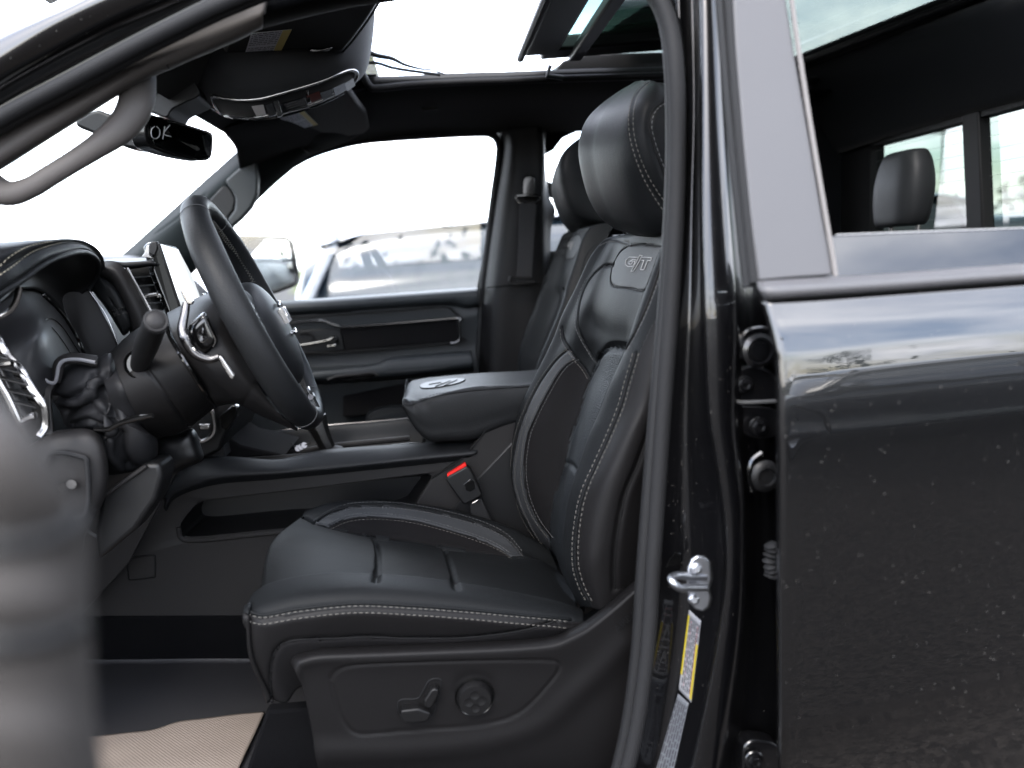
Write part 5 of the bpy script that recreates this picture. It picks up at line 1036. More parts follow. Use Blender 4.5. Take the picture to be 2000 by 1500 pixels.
# ================================================================ steering column
sc_ = root('steering_column', P(300, 760, 1.07), 'black steering column cover with wrinkled leather boot and wiper stalk', 'steering column')
shr = Surf([arr([(214, 690, 1.16), (256, 652, 1.16), (326, 612, 1.16), (372, 588, 1.16)]), arr([(216, 690, 1.07), (258, 650, 1.07), (326, 611, 1.07), (374, 588, 1.07)]), arr([(222, 702, .985), (268, 668, .985), (335, 632, .985), (380, 612, .985)]), arr([(234, 740, .95), (292, 715, .945), (352, 682, .945), (396, 660, .945)]), arr([(258, 795, .95), (322, 772, .945), (385, 736, .945), (428, 710, .945)]),
            arr([(286, 838, .985), (348, 815, .98), (408, 776, .98), (446, 750, .98)]), arr([(306, 858, 1.05), (364, 838, 1.05), (422, 794, 1.05), (458, 770, 1.05)]), arr([(300, 850, 1.14), (360, 832, 1.14), (418, 790, 1.14), (450, 770, 1.14)])], 110, 130)
shr.groove([(262, 690), (283, 716), (310, 752), (340, 795), (368, 832)], .0018, .0022)
cut = shr.mask([(324, 646), (345, 680), (380, 736), (421, 792), (440, 810), (540, 700), (400, 560), (318, 600)], False)
shr.emit('column_shroud', plastic, sc_, ~cut, solid=.003)
mesh('shroud_gap', tube(shr.path([(322, 625), (330, 655), (350, 690), (385, 745), (421, 794)], 60, -.001)[0], .0028, 8), gloss, sc_)
mesh('stalk_socket', lathe(P(272, 711, .948), (.15, -1, .1), [(.0165, -.004), (.0175, .0), (.016, .0015), (.0145, -.004), (.001, -.006)], 36), gloss, sc_)
stk = tube(arr([(273, 713, .955), (277, 700, .93), (286, 675, .885), (296, 650, .84), (304, 630, .805)]), [.0105, .0120, .0128, .0122, .0113], 20, m=30)
sto = mesh('wiper_stalk', stk, darkp, sc_)
sa = nrm(P(306, 622, .79)-P(296, 650, .84)); e_ = P(304.5, 627, .802)
mesh('stalk_end_button', lathe(e_, sa, [(.0113, -.002), (.0114, .001), (.0108, .0022), (.0096, .0018), (.0092, .0010), (.0088, .0018), (.001, .0021)], 40), plasticg, sto, sharp=0)
boot = pillow([(98, 772), (103, 745), (120, 722), (150, 706), (185, 700), (216, 690), (226, 715), (240, 752), (262, 802), (290, 842), (308, 860), (306, 895), (285, 915), (240, 925), (210, 925), (212, 890), (200, 850), (160, 845), (128, 832), (118, 808)], 1.03, .955, 60, 260, p=3)
for pth, w_, d_ in (([(102, 776), (118, 781), (142, 772), (166, 756), (184, 728)], .0045, .008), ([(122, 806), (145, 800), (172, 790), (196, 768)], .006, .009), ([(206, 735), (204, 775), (222, 806), (212, 840)], .007, .009), ([(232, 850), (234, 885), (250, 915)], .008, .010), ([(140, 832), (165, 822), (190, 830)], .005, .006)):
    boot.groove(pth, w_, d_, 50)
for pth in ([(135, 788), (160, 784), (174, 758), (190, 742)], [(176, 750), (184, 775), (205, 800)], [(216, 860), (216, 888), (236, 914)]):
    boot.groove(pth, .005, -.005, 40)
stripsurf('boot_collar', [arr([(226, 686, 1.09), (244, 735, .962), (266, 795, .962), (292, 838, .995), (312, 858, 1.06)]), arr([(212, 690, 1.09), (224, 738, .960), (246, 800, .960), (272, 848, .992), (290, 872, 1.06)]), arr([(190, 700, 1.09), (202, 742, .968), (222, 806, .966), (246, 864, .99), (268, 895, 1.06)])], mk('boot_vinyl', (.0055, .0055, .006), .55, spec=.12, bump=[('n', 500, .2, .0004)]), sc_, 50, 24)
boot.emit('column_boot', mk('boot_vinyl_soft', (.0055, .0055, .006), .55, spec=.12, bump=[('n', 500, .2, .0004)]), sc_, solid=.002)
mesh('tilt_lever', tube(arr([(185, 838), (212, 838), (232, 828), (262, 818), (290, 812), (299, 812)], .93), [.004, .0055, .005, .0065, .007, .005], 12, m=40, flat=.6), gloss, sc_)
mesh('lower_column_cover', pillow([(300, 862), (345, 848), (378, 838), (392, 870), (396, 898), (360, 915), (320, 935), (296, 930)], 1.12, 1.05, 16, 80, p=4).V.tolist() and (lambda s: (s.V, s.F))(pillow([(300, 862), (345, 848), (378, 838), (392, 870), (396, 898), (360, 915), (320, 935), (296, 930)], 1.12, 1.05, 16, 80, p=4)), darkp, sc_)

# ================================================================ steering wheel
T_, B_ = P(387, 404, 1.07), P(612, 818, 1.07); C_ = (T_+B_)/2; U_ = nrm(T_-B_); Rw = np.linalg.norm(T_-B_)/2
LAT = nrm(np.array([-.12, 1.0, 0])); NW = nrm(np.cross(U_, LAT)); NW = NW if NW[0] > 0 else -NW
swh = root('steering_wheel', C_, 'black leather steering wheel with cross stitching, chrome emblem and paddles', 'steering wheel')
def wp_(th, r=0, n=0, R=None):
    R = Rw if R is None else R
    fl_ = 1-.035*max(0, -math.cos(th))**8
    return C_+(R*fl_+r)*(U_*math.cos(th)+LAT*math.sin(th))+NW*n
ths = np.linspace(0, 2*math.pi, 181)[:-1]
rV = []; nr_ = 20
for th in ths:
    d = U_*math.cos(th)+LAT*math.sin(th); grip = .0150+.0016*abs(math.sin(th))**2+.001*math.exp(-((abs(math.sin(th))-.8)/.15)**2)
    for k in range(nr_):
        a = 2*math.pi*k/nr_; rV.append(wp_(th)+d*math.cos(a)*grip*.95+NW*math.sin(a)*grip*1.12)
rim = mesh('rim', (rV, gridF(len(ths), nr_, True, True)), leather, swh, sharp=0)
for th in (.50, -.50, 2.62, -2.62):
    gr_ = .0163; d = U_*math.cos(th)+LAT*math.sin(th)
    mesh('rim_seam', tube([wp_(th)+d*math.cos(a)*gr_*.95+NW*math.sin(a)*gr_*1.12 for a in np.linspace(0, 2*math.pi, 25)[:-1]], .0005, 5, closed=True), stitchd, swh)
def xst(t0, t1, name='cross_stitching'):
    pr = []; n = int(abs(t1-t0)*Rw/.0052); 
    for k in range(n):
        ta, tb_ = t0+(t1-t0)*k/n, t0+(t1-t0)*(k+1)/n
        for s1, s2 in ((-1, 1), (1, -1)):
            pr.append(tube([wp_(ta, -.0150, s1*.0036+.002), wp_((ta+tb_)/2, -.0158, .002), wp_(tb_, -.0150, s2*.0036+.002)], .00045, 4))
    return mesh(name, join(pr), stitchm, swh, sharp=0)
xst(.25, 1.25); xst(1.95, 2.75); xst(-1.25, -.25); xst(-2.75, -1.95)
# hub pad
hv = []
for i, (rr, n_) in enumerate([(.070, -.045), (.078, -.02), (.080, 0), (.078, .012), (.070, .022), (.054, .029), (.032, .033), (.012, .034), (.001, .034)]):
    hv.append([C_-U_*.026+rr*(U_*math.cos(t)*.98+LAT*math.sin(t)*1.05)*(1+.05*math.cos(3*t+math.pi))+NW*(n_-.004)-U_*.0 for t in np.linspace(0, 2*math.pi, 73)[:-1]])
hub = mesh('airbag_cover', (np.array(hv).reshape(-1, 3), gridF(len(hv), 72, False, True)), dashm, swh, sharp=0, sub=1)
hub_em = C_-U_*.022+NW*.0325
text3d('RAM', .030, hub_em+U_*.006, -LAT*-1 if False else LAT*-1 if np.cross(LAT, U_) @ NW < 0 else LAT, U_, chromeb, swh, 'emblem_letters', .0032)
# chrome emblem frame seen edge-on
mesh('emblem_bar', tube([hub_em+NW*.0+U_*.022+LAT*-.022, hub_em+NW*.001+U_*.026, hub_em+U_*.022+LAT*.022], .0022, 8, m=16), chromeb, swh)
mesh('emblem_bar', tube([hub_em+U_*-.016+LAT*-.026, hub_em+NW*.001+U_*-.020, hub_em+U_*-.016+LAT*.026], .0022, 8, m=16), chromeb, swh)
# spokes
for sgn in (-1, 1):
    prf = []
    for t, hw, nn, th_ in ((.060, .040, -.002, .014), (.09, .032, -.004, .012), (.125, .024, -.004, .010), (Rw-.008, .022, 0, .009)):
        c = C_+LAT*sgn*t+NW*nn; prf.append(np.array([c+U_*hw, c+U_*hw*.7+NW*th_, c-U_*hw*.7+NW*th_, c-U_*hw, c-U_*hw*.7-NW*th_, c+U_*hw*.7-NW*th_]))
    mesh('spoke', loft(prf, 14, 30), plastic, swh, sharp=0)
    for k in (-1, 0, 1): mesh('spoke_button', box(C_+LAT*sgn*.108+U_*k*.013+NW*.009, (.009, .022, .010), Matrix([list(NW), list(LAT), list(U_)]).transposed()), gloss, swh, bevel=.002)
prf = []
for t, hw, nn, th_ in ((.055, .040, -.006, .016), (.09, .034, -.010, .014), (.13, .028, -.006, .011), (Rw-.012, .030, 0, .008)):
    c = C_-U_*t+NW*nn; prf.append(np.array([c+LAT*hw, c+LAT*hw*.7+NW*th_, c-LAT*hw*.7+NW*th_, c-LAT*hw, c-LAT*hw*.7-NW*th_, c+LAT*hw*.7-NW*th_]))
mesh('lower_spoke', loft(prf, 16, 30), plastic, swh, sharp=0)
mesh('lower_spoke_trim', loft([np.array([C_-U_*t+LAT*a+NW*(.012+b) for a, b in ((-.012, 0), (-.006, .003), (.006, .003), (.012, 0))]) for t in (.115, .135, .158)], 8, 16), dkmetal, swh, sharp=0)
mesh('lower_spoke_trim', tube([C_-U_*(Rw-.030)+LAT*-.012+NW*.012, C_-U_*(Rw-.026)+NW*.013, C_-U_*(Rw-.030)+LAT*.012+NW*.012], .004, 8), dkmetal, swh)
# back cover behind the hub
bc = Surf([arr([(326, 611, 1.10), (360, 594, 1.10), (398, 576, 1.10), (425, 570, 1.10), (455, 580, 1.10)]), arr([(328, 622, 1.02), (362, 604, 1.02), (400, 588, 1.02), (430, 590, 1.02), (465, 620, 1.02)]), arr([(336, 650, .965), (372, 640, .955), (405, 635, .955), (440, 650, .955), (480, 690, .96)]), arr([(362, 700, .95), (398, 705, .935), (430, 705, .935), (465, 715, .94), (510, 760, .955)]),
           arr([(395, 752, .965), (425, 752, .945), (450, 758, .945), (490, 775, .95), (550, 815, .965)]), arr([(418, 786, .99), (440, 784, .985), (465, 786, .98), (500, 802, .985), (575, 836, .99)]), arr([(424, 794, 1.06), (445, 790, 1.06), (468, 790, 1.06), (510, 812, 1.06), (580, 842, 1.06)]), arr([(424, 790, 1.15), (445, 786, 1.15), (468, 786, 1.15), (510, 806, 1.15), (580, 835, 1.15)])], 90, 110)
bc.groove([(520, 735), (492, 760), (476, 785), (472, 795)], .0015, .002)
bc.emit('back_cover', plastic, swh, solid=.003)
pod = pillow([(367, 640), (382, 622), (396, 610), (404, 613), (412, 630), (425, 661), (423, 672), (408, 690), (392, 696), (376, 684), (368, 662)], .955, .93, 18, 80, p=5); pod.emit('switch_pod', gloss, swh, solid=.002)
mesh('pod_frame', tube(arr([(376, 632), (393, 618), (401, 621), (412, 645), (421, 664), (416, 678)], .928), .0012, 8, m=40), dkmetal, swh)
mesh('paddle', tube(arr([(364, 592, .93), (361, 612, .925), (356, 640, .92), (361, 660, .915), (373, 681, .915), (388, 695, .915), (410, 702, .915), (428, 697, .915)]), [.0045, .005, .0055, .006, .006, .0055, .0045, .004], 10, m=70, flat=.8), dkmetal, swh)
mesh('paddle_edge', tube(arr([(366, 655, .908), (378, 680, .905), (392, 692, .905), (412, 697, .905)]), .0012, 6, m=30), chromeb, swh)
plate('paddle_blade', [(349, 561), (358, 558), (366, 570), (378, 589), (374, 596), (365, 594), (358, 582)], .925, .006, chromeb, swh, bevel=.0015)
plate('paddle_blade', [(425, 697), (430, 693), (436, 700), (458, 734), (457, 742), (449, 741), (432, 714)], .905, .006, chrome, swh, bevel=.0018)
plate('paddle_blade', [(394, 574), (398, 571), (404, 584), (402, 594), (396, 588)], 1.15, .006, chrome, swh, bevel=.0015)
# ================================================================ near windscreen pillar and roof rail (truck body)
rA = stripsurf('roof_rail_paint', [arr([(-80, 105), (0, 57), (80, 18), (130, -6), (260, -70), (420, -130)], .86), arr([(-80, 120), (0, 72), (80, 33), (130, 10), (260, -52), (420, -110)], .835), arr([(-80, 170), (0, 118), (90, 62), (180, 16), (300, -36), (430, -90)], .83), arr([(-80, 225), (0, 168), (110, 105), (220, 50), (330, 4), (450, -50)], .845),
     arr([(-80, 250), (0, 192), (120, 125), (232, 70), (340, 22), (460, -30)], .875), arr([(-80, 280), (0, 225), (125, 155), (245, 92), (345, 42), (480, -15)], .89)], paint, tb, 90, 60)
mesh('body_gap_seal', tube(arr([(-80, 240), (0, 184), (118, 118), (228, 62), (336, 14), (450, -36)], .862), .006, 8, m=60), rubberd, tb)
trA = stripsurf('pillar_trim', [arr([(-80, 296), (0, 243), (130, 174), (250, 110), (350, 60), (450, 14), (520, -12)], .875), arr([(-80, 320), (0, 266), (135, 190), (255, 126), (352, 76), (450, 30), (516, 8)], .864), arr([(-80, 350), (0, 300), (140, 215), (260, 145), (355, 98), (452, 56), (514, 28)], .860), arr([(-80, 372), (0, 326), (142, 237), (262, 162), (358, 119), (454, 78), (514, 50)], .872), arr([(-80, 378), (0, 333), (143, 243), (264, 168), (360, 124), (455, 84), (512, 56)], .905), arr([(-80, 372), (0, 330), (143, 240), (264, 166), (360, 122), (455, 82), (512, 54)], 1.0)], trimg, tb, 100, 50)
mesh('trim_joint', tube(arr([(319, 112), (322, 120), (330, 134)], .866), .0006, 6, m=10), seamm, tb)
stripsurf('roof_side_trim', [arr([(500, -10), (620, -40), (760, -70), (1000, -95)], .88), arr([(505, 30), (620, -2), (750, -30), (1000, -60)], .89), arr([(510, 54), (630, 24), (740, 4), (1000, -30)], .93), arr([(512, 56), (630, 26), (742, 5), (1000, -28)], 1.02)], cloth, tb, 50, 30)
# grab handle
gh = mesh('grab_handle', tube(arr([(268, 150, .915), (268, 185, .90), (262, 212, .89), (245, 240, .885), (215, 268, .88), (160, 305, .875), (100, 342, .87), (60, 366, .87), (20, 378, .875), (-20, 366, .885), (-50, 345, .90)]), [.019, .018, .0165, .0145, .0120, .0108, .0108, .0112, .0135, .018, .02], 16, m=80, flat=.8, up=(.3, -1, .3)), trimg, tb, sharp=0)
mesh('windscreen', ([(-1.25, .92, 1.56), (-1.25, 2.25, 1.56), (-.50, 2.12, 1.90), (-.50, 1.15, 1.90)], [(0, 1, 2, 3)]), gclear, tb, smooth=False)
# ---- far windscreen pillar
fa = Surf([arr([(226, 508, 2.25), (236, 500, 2.25), (300, 443, 2.25), (400, 352, 2.22), (470, 290, 2.18), (520, 247, 2.13)]), arr([(250, 520, 2.20), (262, 510, 2.20), (330, 452, 2.20), (420, 372, 2.17), (490, 312, 2.14), (545, 262, 2.10)]), arr([(300, 545, 2.22), (320, 530, 2.22), (400, 465, 2.22), (462, 400, 2.20), (520, 345, 2.18), (590, 292, 2.14)]), arr([(340, 560, 2.27), (370, 540, 2.27), (432, 474, 2.27), (478, 420, 2.25), (530, 366, 2.23), (606, 302, 2.18)])], 80, 40)
fa.groove([(305, 455), (360, 415), (400, 380)], .004, .004)
fa.emit('windscreen_pillar', mk('pillar_cover', (.0075, .0095, .0102), .6, spec=.06, bump=[('n', 900, .2, .0003)], var=.1), tb, solid=.006)
plate('grab_handle', [(439, 353), (462, 332), (483, 315), (495, 301), (499, 310), (504, 350), (502, 381), (490, 406), (470, 428), (451, 444), (444, 428), (458, 410), (460, 388), (451, 371)], 2.13, .03, mk('handle_plastic', (0.0171, 0.0190, 0.0198), .5), tb, bevel=.006, seg=3)
plate('handle_hollow', [(405, 395), (438, 358), (452, 372), (460, 390), (456, 410), (440, 430), (420, 450), (402, 430)], 2.165, .02, darkp, tb, bevel=.004)
# ---- front roof lining and header
hl = Surf([np.array([(-.135, 1.80, 1.945), (-.135, 1.6, 1.95), (-.10, 1.25, 1.95), (-.085, .90, 1.94)]), np.array([(-.20, 1.85, 1.94), (-.20, 1.6, 1.945), (-.19, 1.25, 1.945), (-.19, .90, 1.93)]), np.array([(-.36, 2.0, 1.915), (-.36, 1.6, 1.925), (-.36, 1.25, 1.925), (-.36, 1.03, 1.918)]), np.array([(-.48, 2.16, 1.89), (-.49, 1.6, 1.905), (-.49, 1.32, 1.905), (-.48, 1.14, 1.895)])], 40, 40); hl.emit('front_roof_lining', cloth, tb, solid=.02)
mesh('sunroof_front_lip', tube(np.array([(-.14, 1.80, 1.935), (-.13, 1.6, 1.94), (-.098, 1.25, 1.94), (-.085, .90, 1.935)]), .011, 10, m=30), cloth, tb)
stripsurf('front_lining', [arr([(520, 247, 2.13), (548, 262, 2.12), (590, 292, 2.16), (612, 300, 2.2)]), arr([(525, 240, 2.08), (570, 256, 2.05), (640, 268, 2.08), (700, 264, 2.15)]), arr([(530, 215, 1.95), (600, 212, 1.93), (680, 205, 1.92), (730, 196, 1.9)]), arr([(600, 160, 1.8), (650, 155, 1.8), (700, 150, 1.8), (735, 150, 1.79)])], cloth, tb, 30, 30)
mesh('roof_front_skin', ([(-.56, 1.25, 1.93), (-.56, 2.15, 1.93), (-.10, 2.15, 1.955), (-.10, .95, 1.955)], [(0, 1, 2, 3)]), paint, tb, solid=.008)
mesh('roof_far_skin', ([(-.12, 1.80, P(900, 149, 1.80)[2]), (.5, 1.80, P(900, 149, 1.80)[2]), (.6, 2.1, 1.88), (1.2, 2.1, 1.88), (1.2, 2.3, 1.87), (-.12, 2.3, 1.87)], [(0, 1, 2, 3, 4, 5)]), paint, tb, solid=.008)

# ---- sun visors
def visor(name, pts, z, lq, label_, mat, mi):
    r = root(name, PZ(pts[0][0], pts[0][1], z), label_, 'sun visor', 'sun visors'); A = np.array([PZ(x, y, z) for x, y in pts])
    A = resamp(A, 80, True) if False else A
    v = mesh('visor_panel', extr(A, .018, (0, 0, 1)), mat, r, bevel=.006, seg=3, fixn=True)
    q = [PZ(x, y, z-.0015) for x, y in lq]
    def at(u, w_, o=0): p = (q[0]*(1-u)+q[1]*u)*(1-w_)+(q[3]*(1-u)+q[2]*u)*w_; return p+[0, 0, -o]
    lb = mesh('visor_label', ([at(0, 0), at(1, 0), at(1, 1), at(0, 1)], [(0, 1, 2, 3)]), mk('visor_paper', (.8, .81, .88), .6), r, solid=.0003, smooth=False); lb['label'] = 'pale warning sticker with small print'
    bits = []; rg = random.Random(5)
    for k in range(14):
        if k in (7,): continue
        x = .03
        while x < .74:
            w_ = rg.uniform(.03, .14); b = min(x+w_, .76); v0 = (k+.3)/14; bits.append(([at(x, v0, .0006), at(b, v0, .0006), at(b, v0+.035, .0006), at(x, v0+.035, .0006)], [(0, 1, 2, 3)])); x = b+.025
    mesh('lettering', join(bits), mk('grey_ink', (.25, .25, .3), .6), lb, smooth=False)
    mesh('yellow_band', ([at(.78, 0, .0005), at(1, 0, .0005), at(1, 1, .0005), at(.78, 1, .0005)], [(0, 1, 2, 3)]), mk('faded_yellow', (.75, .62, .25), .6), lb, smooth=False)
    return r
visf = mk('visor_cloth', (0.0046, 0.0049, 0.0057), .9, spec=.2, bump=[('n', 900, .4, .0004)], sheen=.05)
v1 = visor('sun_visor', [(436, 118), (440, 84), (460, 60), (500, 38), (620, 4), (760, -40), (742, 2), (718, 40), (690, 78), (664, 108), (600, 117), (520, 121)], 1.868, [(491, 65), (570, 57), (545, 107), (476, 112)], 'dark driver visor folded up against the roof, with a pale warning sticker and chrome clip', visf, 0)
mesh('visor_clip', loft([np.array([PZ(x, y, 1.866-h) for x, y in pts_]) for h, pts_ in ((0, [(600, 100), (606, 94), (625, 96), (650, 91), (648, 100), (632, 108), (612, 110)]), (.006, [(604, 101), (610, 97), (625, 98), (644, 94), (643, 100), (630, 106), (613, 107)]))], 3, 30), chrome, v1, sharp=0)
mesh('visor_edge', tube(np.array([PZ(x, y, 1.866) for x, y in [(742, 2), (718, 40), (690, 78), (664, 108)]]), .0018, 6, m=20), rubber, v1)
v2 = visor('sun_visor', [(505, 232), (545, 240), (552, 262), (568, 270), (580, 264), (610, 272), (660, 270), (712, 261), (722, 252), (716, 225), (700, 205), (676, 172), (600, 180)], 1.83, [(541, 226), (590, 212), (621, 243), (579, 254)], 'lighter charcoal far sun visor with a pale sticker, below the overhead console', mk('visor_cloth_far', (0.0084, 0.0080, 0.0084), .9, spec=.2, bump=[('n', 900, .4, .0004)], sheen=.05), 1)

# ---- overhead console
oc = root('overhead_console', P(560, 150, 1.45), 'rounded black overhead console with a chrome oval map lamp and button panel', 'overhead console')
ocs = pillow([(330, 90), (352, 132), (374, 174), (396, 200), (434, 223), (470, 231), (505, 233), (560, 225), (640, 197), (690, 166), (716, 136), (728, 80), (733, 20), (733, -60), (330, -60)], 1.66, 1.42, 50, 200, p=3.6)
ocs.emit('console_shell', visf, oc, solid=.004)
oo = [(415, 186), (420, 203), (428, 217), (436, 223), (470, 228), (500, 227), (545, 219), (600, 204), (650, 184), (684, 163), (697, 149), (696, 138), (683, 135), (664, 142), (630, 156), (590, 169), (545, 182), (510, 191), (470, 194), (436, 190)]
O_ = ocs.path(oo, 120, .002, True)[0]
mesh('lamp_panel', (list(O_), [tuple(range(len(O_)))]), mk('lamp_panel_plastic', (.22, .21, .22), .3, coat=.3), oc, solid=.004, smooth=False)
ocs.piping(oo, .0028, 'chrome_ring', chrome, oc, off=.002, closed=True, n=120)
def opl(pts, nm, mt, off): 
    A = [ocs.hit(x, y, off)[0] for x, y in pts]; return mesh(nm, extr(A, .003), mt, oc, bevel=.0005, fixn=True, smooth=False)
opl([(545, 196), (592, 182), (600, 202), (550, 214)], 'speaker_grille', gloss, .0075)
opl([(533, 192), (542, 189), (550, 217), (540, 220)], 'panel_divider', chrome, .008)
opl([(518, 198), (530, 194), (537, 215), (524, 219)], 'touch_button', mk('dim_button', (0.0380, 0.0399, 0.0437), .35), .008)
opl([(492, 200), (514, 197), (518, 214), (500, 218)], 'map_lamp', mk('lamp_lens', (.45, .43, .43), .25, coat=.5), .008)
for a, c in (((596, 180, 620, 171), mk('red_button', (0.0760, 0.0152, 0.0114), .4)), ((622, 174, 644, 166), dkmetal), ((646, 165, 668, 155), gloss), ((668, 156, 684, 146), chrome)):
    opl([(a[0], a[1]), (a[2], a[3]), (a[2]+4, a[3]+13), (a[0]+5, a[1]+14)], 'roof_switch', c, .008)
opl([(592, 170), (598, 168), (604, 190), (598, 192)], 'panel_divider', chrome, .009)
for k in range(4): ocs.piping([(553+2*k, 197+4*k), (594+1*k, 185+4*k)], .0004, 'grille_slat', dkmetal, oc, off=.008, n=10)
mesh('underside_lip', ocs.path([(405, 205), (436, 226), (500, 233), (560, 226), (640, 199), (692, 168)], 60, .001)[0].tolist() and tube(ocs.path([(405, 203), (436, 224), (500, 231), (560, 223), (640, 196), (690, 168)], 60, .001)[0], .0025, 8), gloss, oc)

# ---- rear view mirror
rm = root('rear_view_mirror', P(340, 240, 1.45), 'black interior rear view mirror marked OK in pale crayon, hanging at the windscreen', 'rear view mirror')
def mY(x): return 1.36+(x-282)/135*.16
mo2 = [(283, 224), (290, 222), (345, 237), (395, 252), (410, 257), (417, 266), (415, 300), (409, 311), (396, 314), (360, 308), (330, 301), (300, 290), (290, 282), (284, 262)]
mesh('mirror_shell', extr(resamp(np.array([P(x, y, mY(x)) for x, y in mo2]), 70, True), .03, (-.9, .35, .05)), gloss, rm, bevel=.005, seg=3, fixn=True)
mi2 = [(294, 229), (345, 242), (395, 256), (408, 261), (413, 268), (411, 298), (405, 308), (394, 310), (360, 304), (330, 295), (306, 284), (298, 270)]
mesh('mirror_face', extr(resamp(np.array([P(x, y, mY(x)-.0025) for x, y in mi2]), 60, True), .002, (-.9, .35, .05)), mk('dimming_mirror', (0.0380, 0.0456, 0.0456), .02, metal=1), rm, fixn=True, smooth=False)
corner = [(396, 264), (409, 262), (414, 270), (411, 300), (408, 308), (402, 296)]
mesh('corner_reflection', extr(np.array([P(x, y, mY(x)-.0035) for x, y in corner]), .001, (-.9, .35, .05)), mirror, rm, fixn=True, smooth=False)  # separate shinier patch stands for the bright corner of the mirror's reflection
def mp(pts): return tube(resamp(np.array([P(x, y, mY(x)-.0045) for x, y in pts]), 16), .0009, 5)
wr = [[(302, 247), (296, 253), (296, 266), (303, 271), (311, 266), (312, 254), (306, 247)], [(322, 247), (318, 272)], [(332, 244), (320, 261), (334, 267)]]
mesh('crayon_writing', join([mp(k) for k in wr]), mk('white_crayon', (0.2090, 0.2090, 0.2090), .9), rm, sharp=0)
mesh('mirror_arm', extr(resamp(arr([(145, 243), (160, 226), (188, 214), (215, 222), (285, 240), (286, 286), (250, 289), (210, 272), (175, 258)], 1.50), 50, True), .05), darkp, rm, bevel=.012, seg=3, fixn=True)
mesh('mirror_mount_cover', extr(resamp(arr([(293, 150), (352, 118), (368, 140), (390, 182), (362, 200), (337, 213), (325, 229), (305, 222), (290, 212)], 1.47), 60, True), .10), darkp, rm, bevel=.012, seg=3, fixn=True)
mesh('cover_slots', join([tube(arr([(298, 170+5*k), (322, 156+5*k)], 1.466), .0012, 5) for k in range(4)]), rubber, rm)
mesh('windscreen_header', extr(arr([(280, 165), (350, 118), (400, 60), (300, 60), (250, 140)], 1.35), .5), cloth, tb, fixn=True)

# ================================================================ open front door, close to the lens
fd = partroot('door', P(60, 1200, .25), 'grey blurred edge of the open driver door, very near the camera at lower left')
cc1 = []; KY = .74
for x, Y in ((-260, .215), (-120, .205), (-20, .20), (50, .202), (112, .208), (146, .216), (166, .228), (176, .245), (178, .27)):
    k = max(0, (x+20)/180.0)
    cc1.append([(x-34*k*k, 800+150*max(0, k)**2.2+(-30 if x < 0 else 0), (Y+.03)*KY), (x-22*k*k, 815+150*k**2.2, (Y+.01)*KY), (x-10*k*k, 880+105*k**2, (Y)*KY), (x-4, 960+40*k, (Y-.001)*KY), (x+2, 1040, (Y+.003)*KY), (x+2, 1100, (Y+.004)*KY), (x, 1180, (Y-.001)*KY), (x+2, 1260, (Y+.003)*KY), (x+6, 1360, (Y+.004)*KY), (x+16, 1450, (Y)*KY), (x+34, 1600, (Y+.004)*KY)])
fds = Surf(cc1, 100, 90); fds.emit('inner_panel', mk('door_panel', (.019, .0172, .016), .7, spec=.1, var=.3), fd, solid=.01)
bandp = [(-200, 850), (60, 850), (130, 930), (150, 1000), (60, 1060), (-200, 1090)]
fds.piping([(-100, 1068), (40, 1058), (110, 1040), (148, 1015)], .0025, 'panel_seam', darkp, fd); fds.piping([(-100, 1255), (40, 1252), (110, 1240), (155, 1225)], .0025, 'panel_seam', darkp, fd)
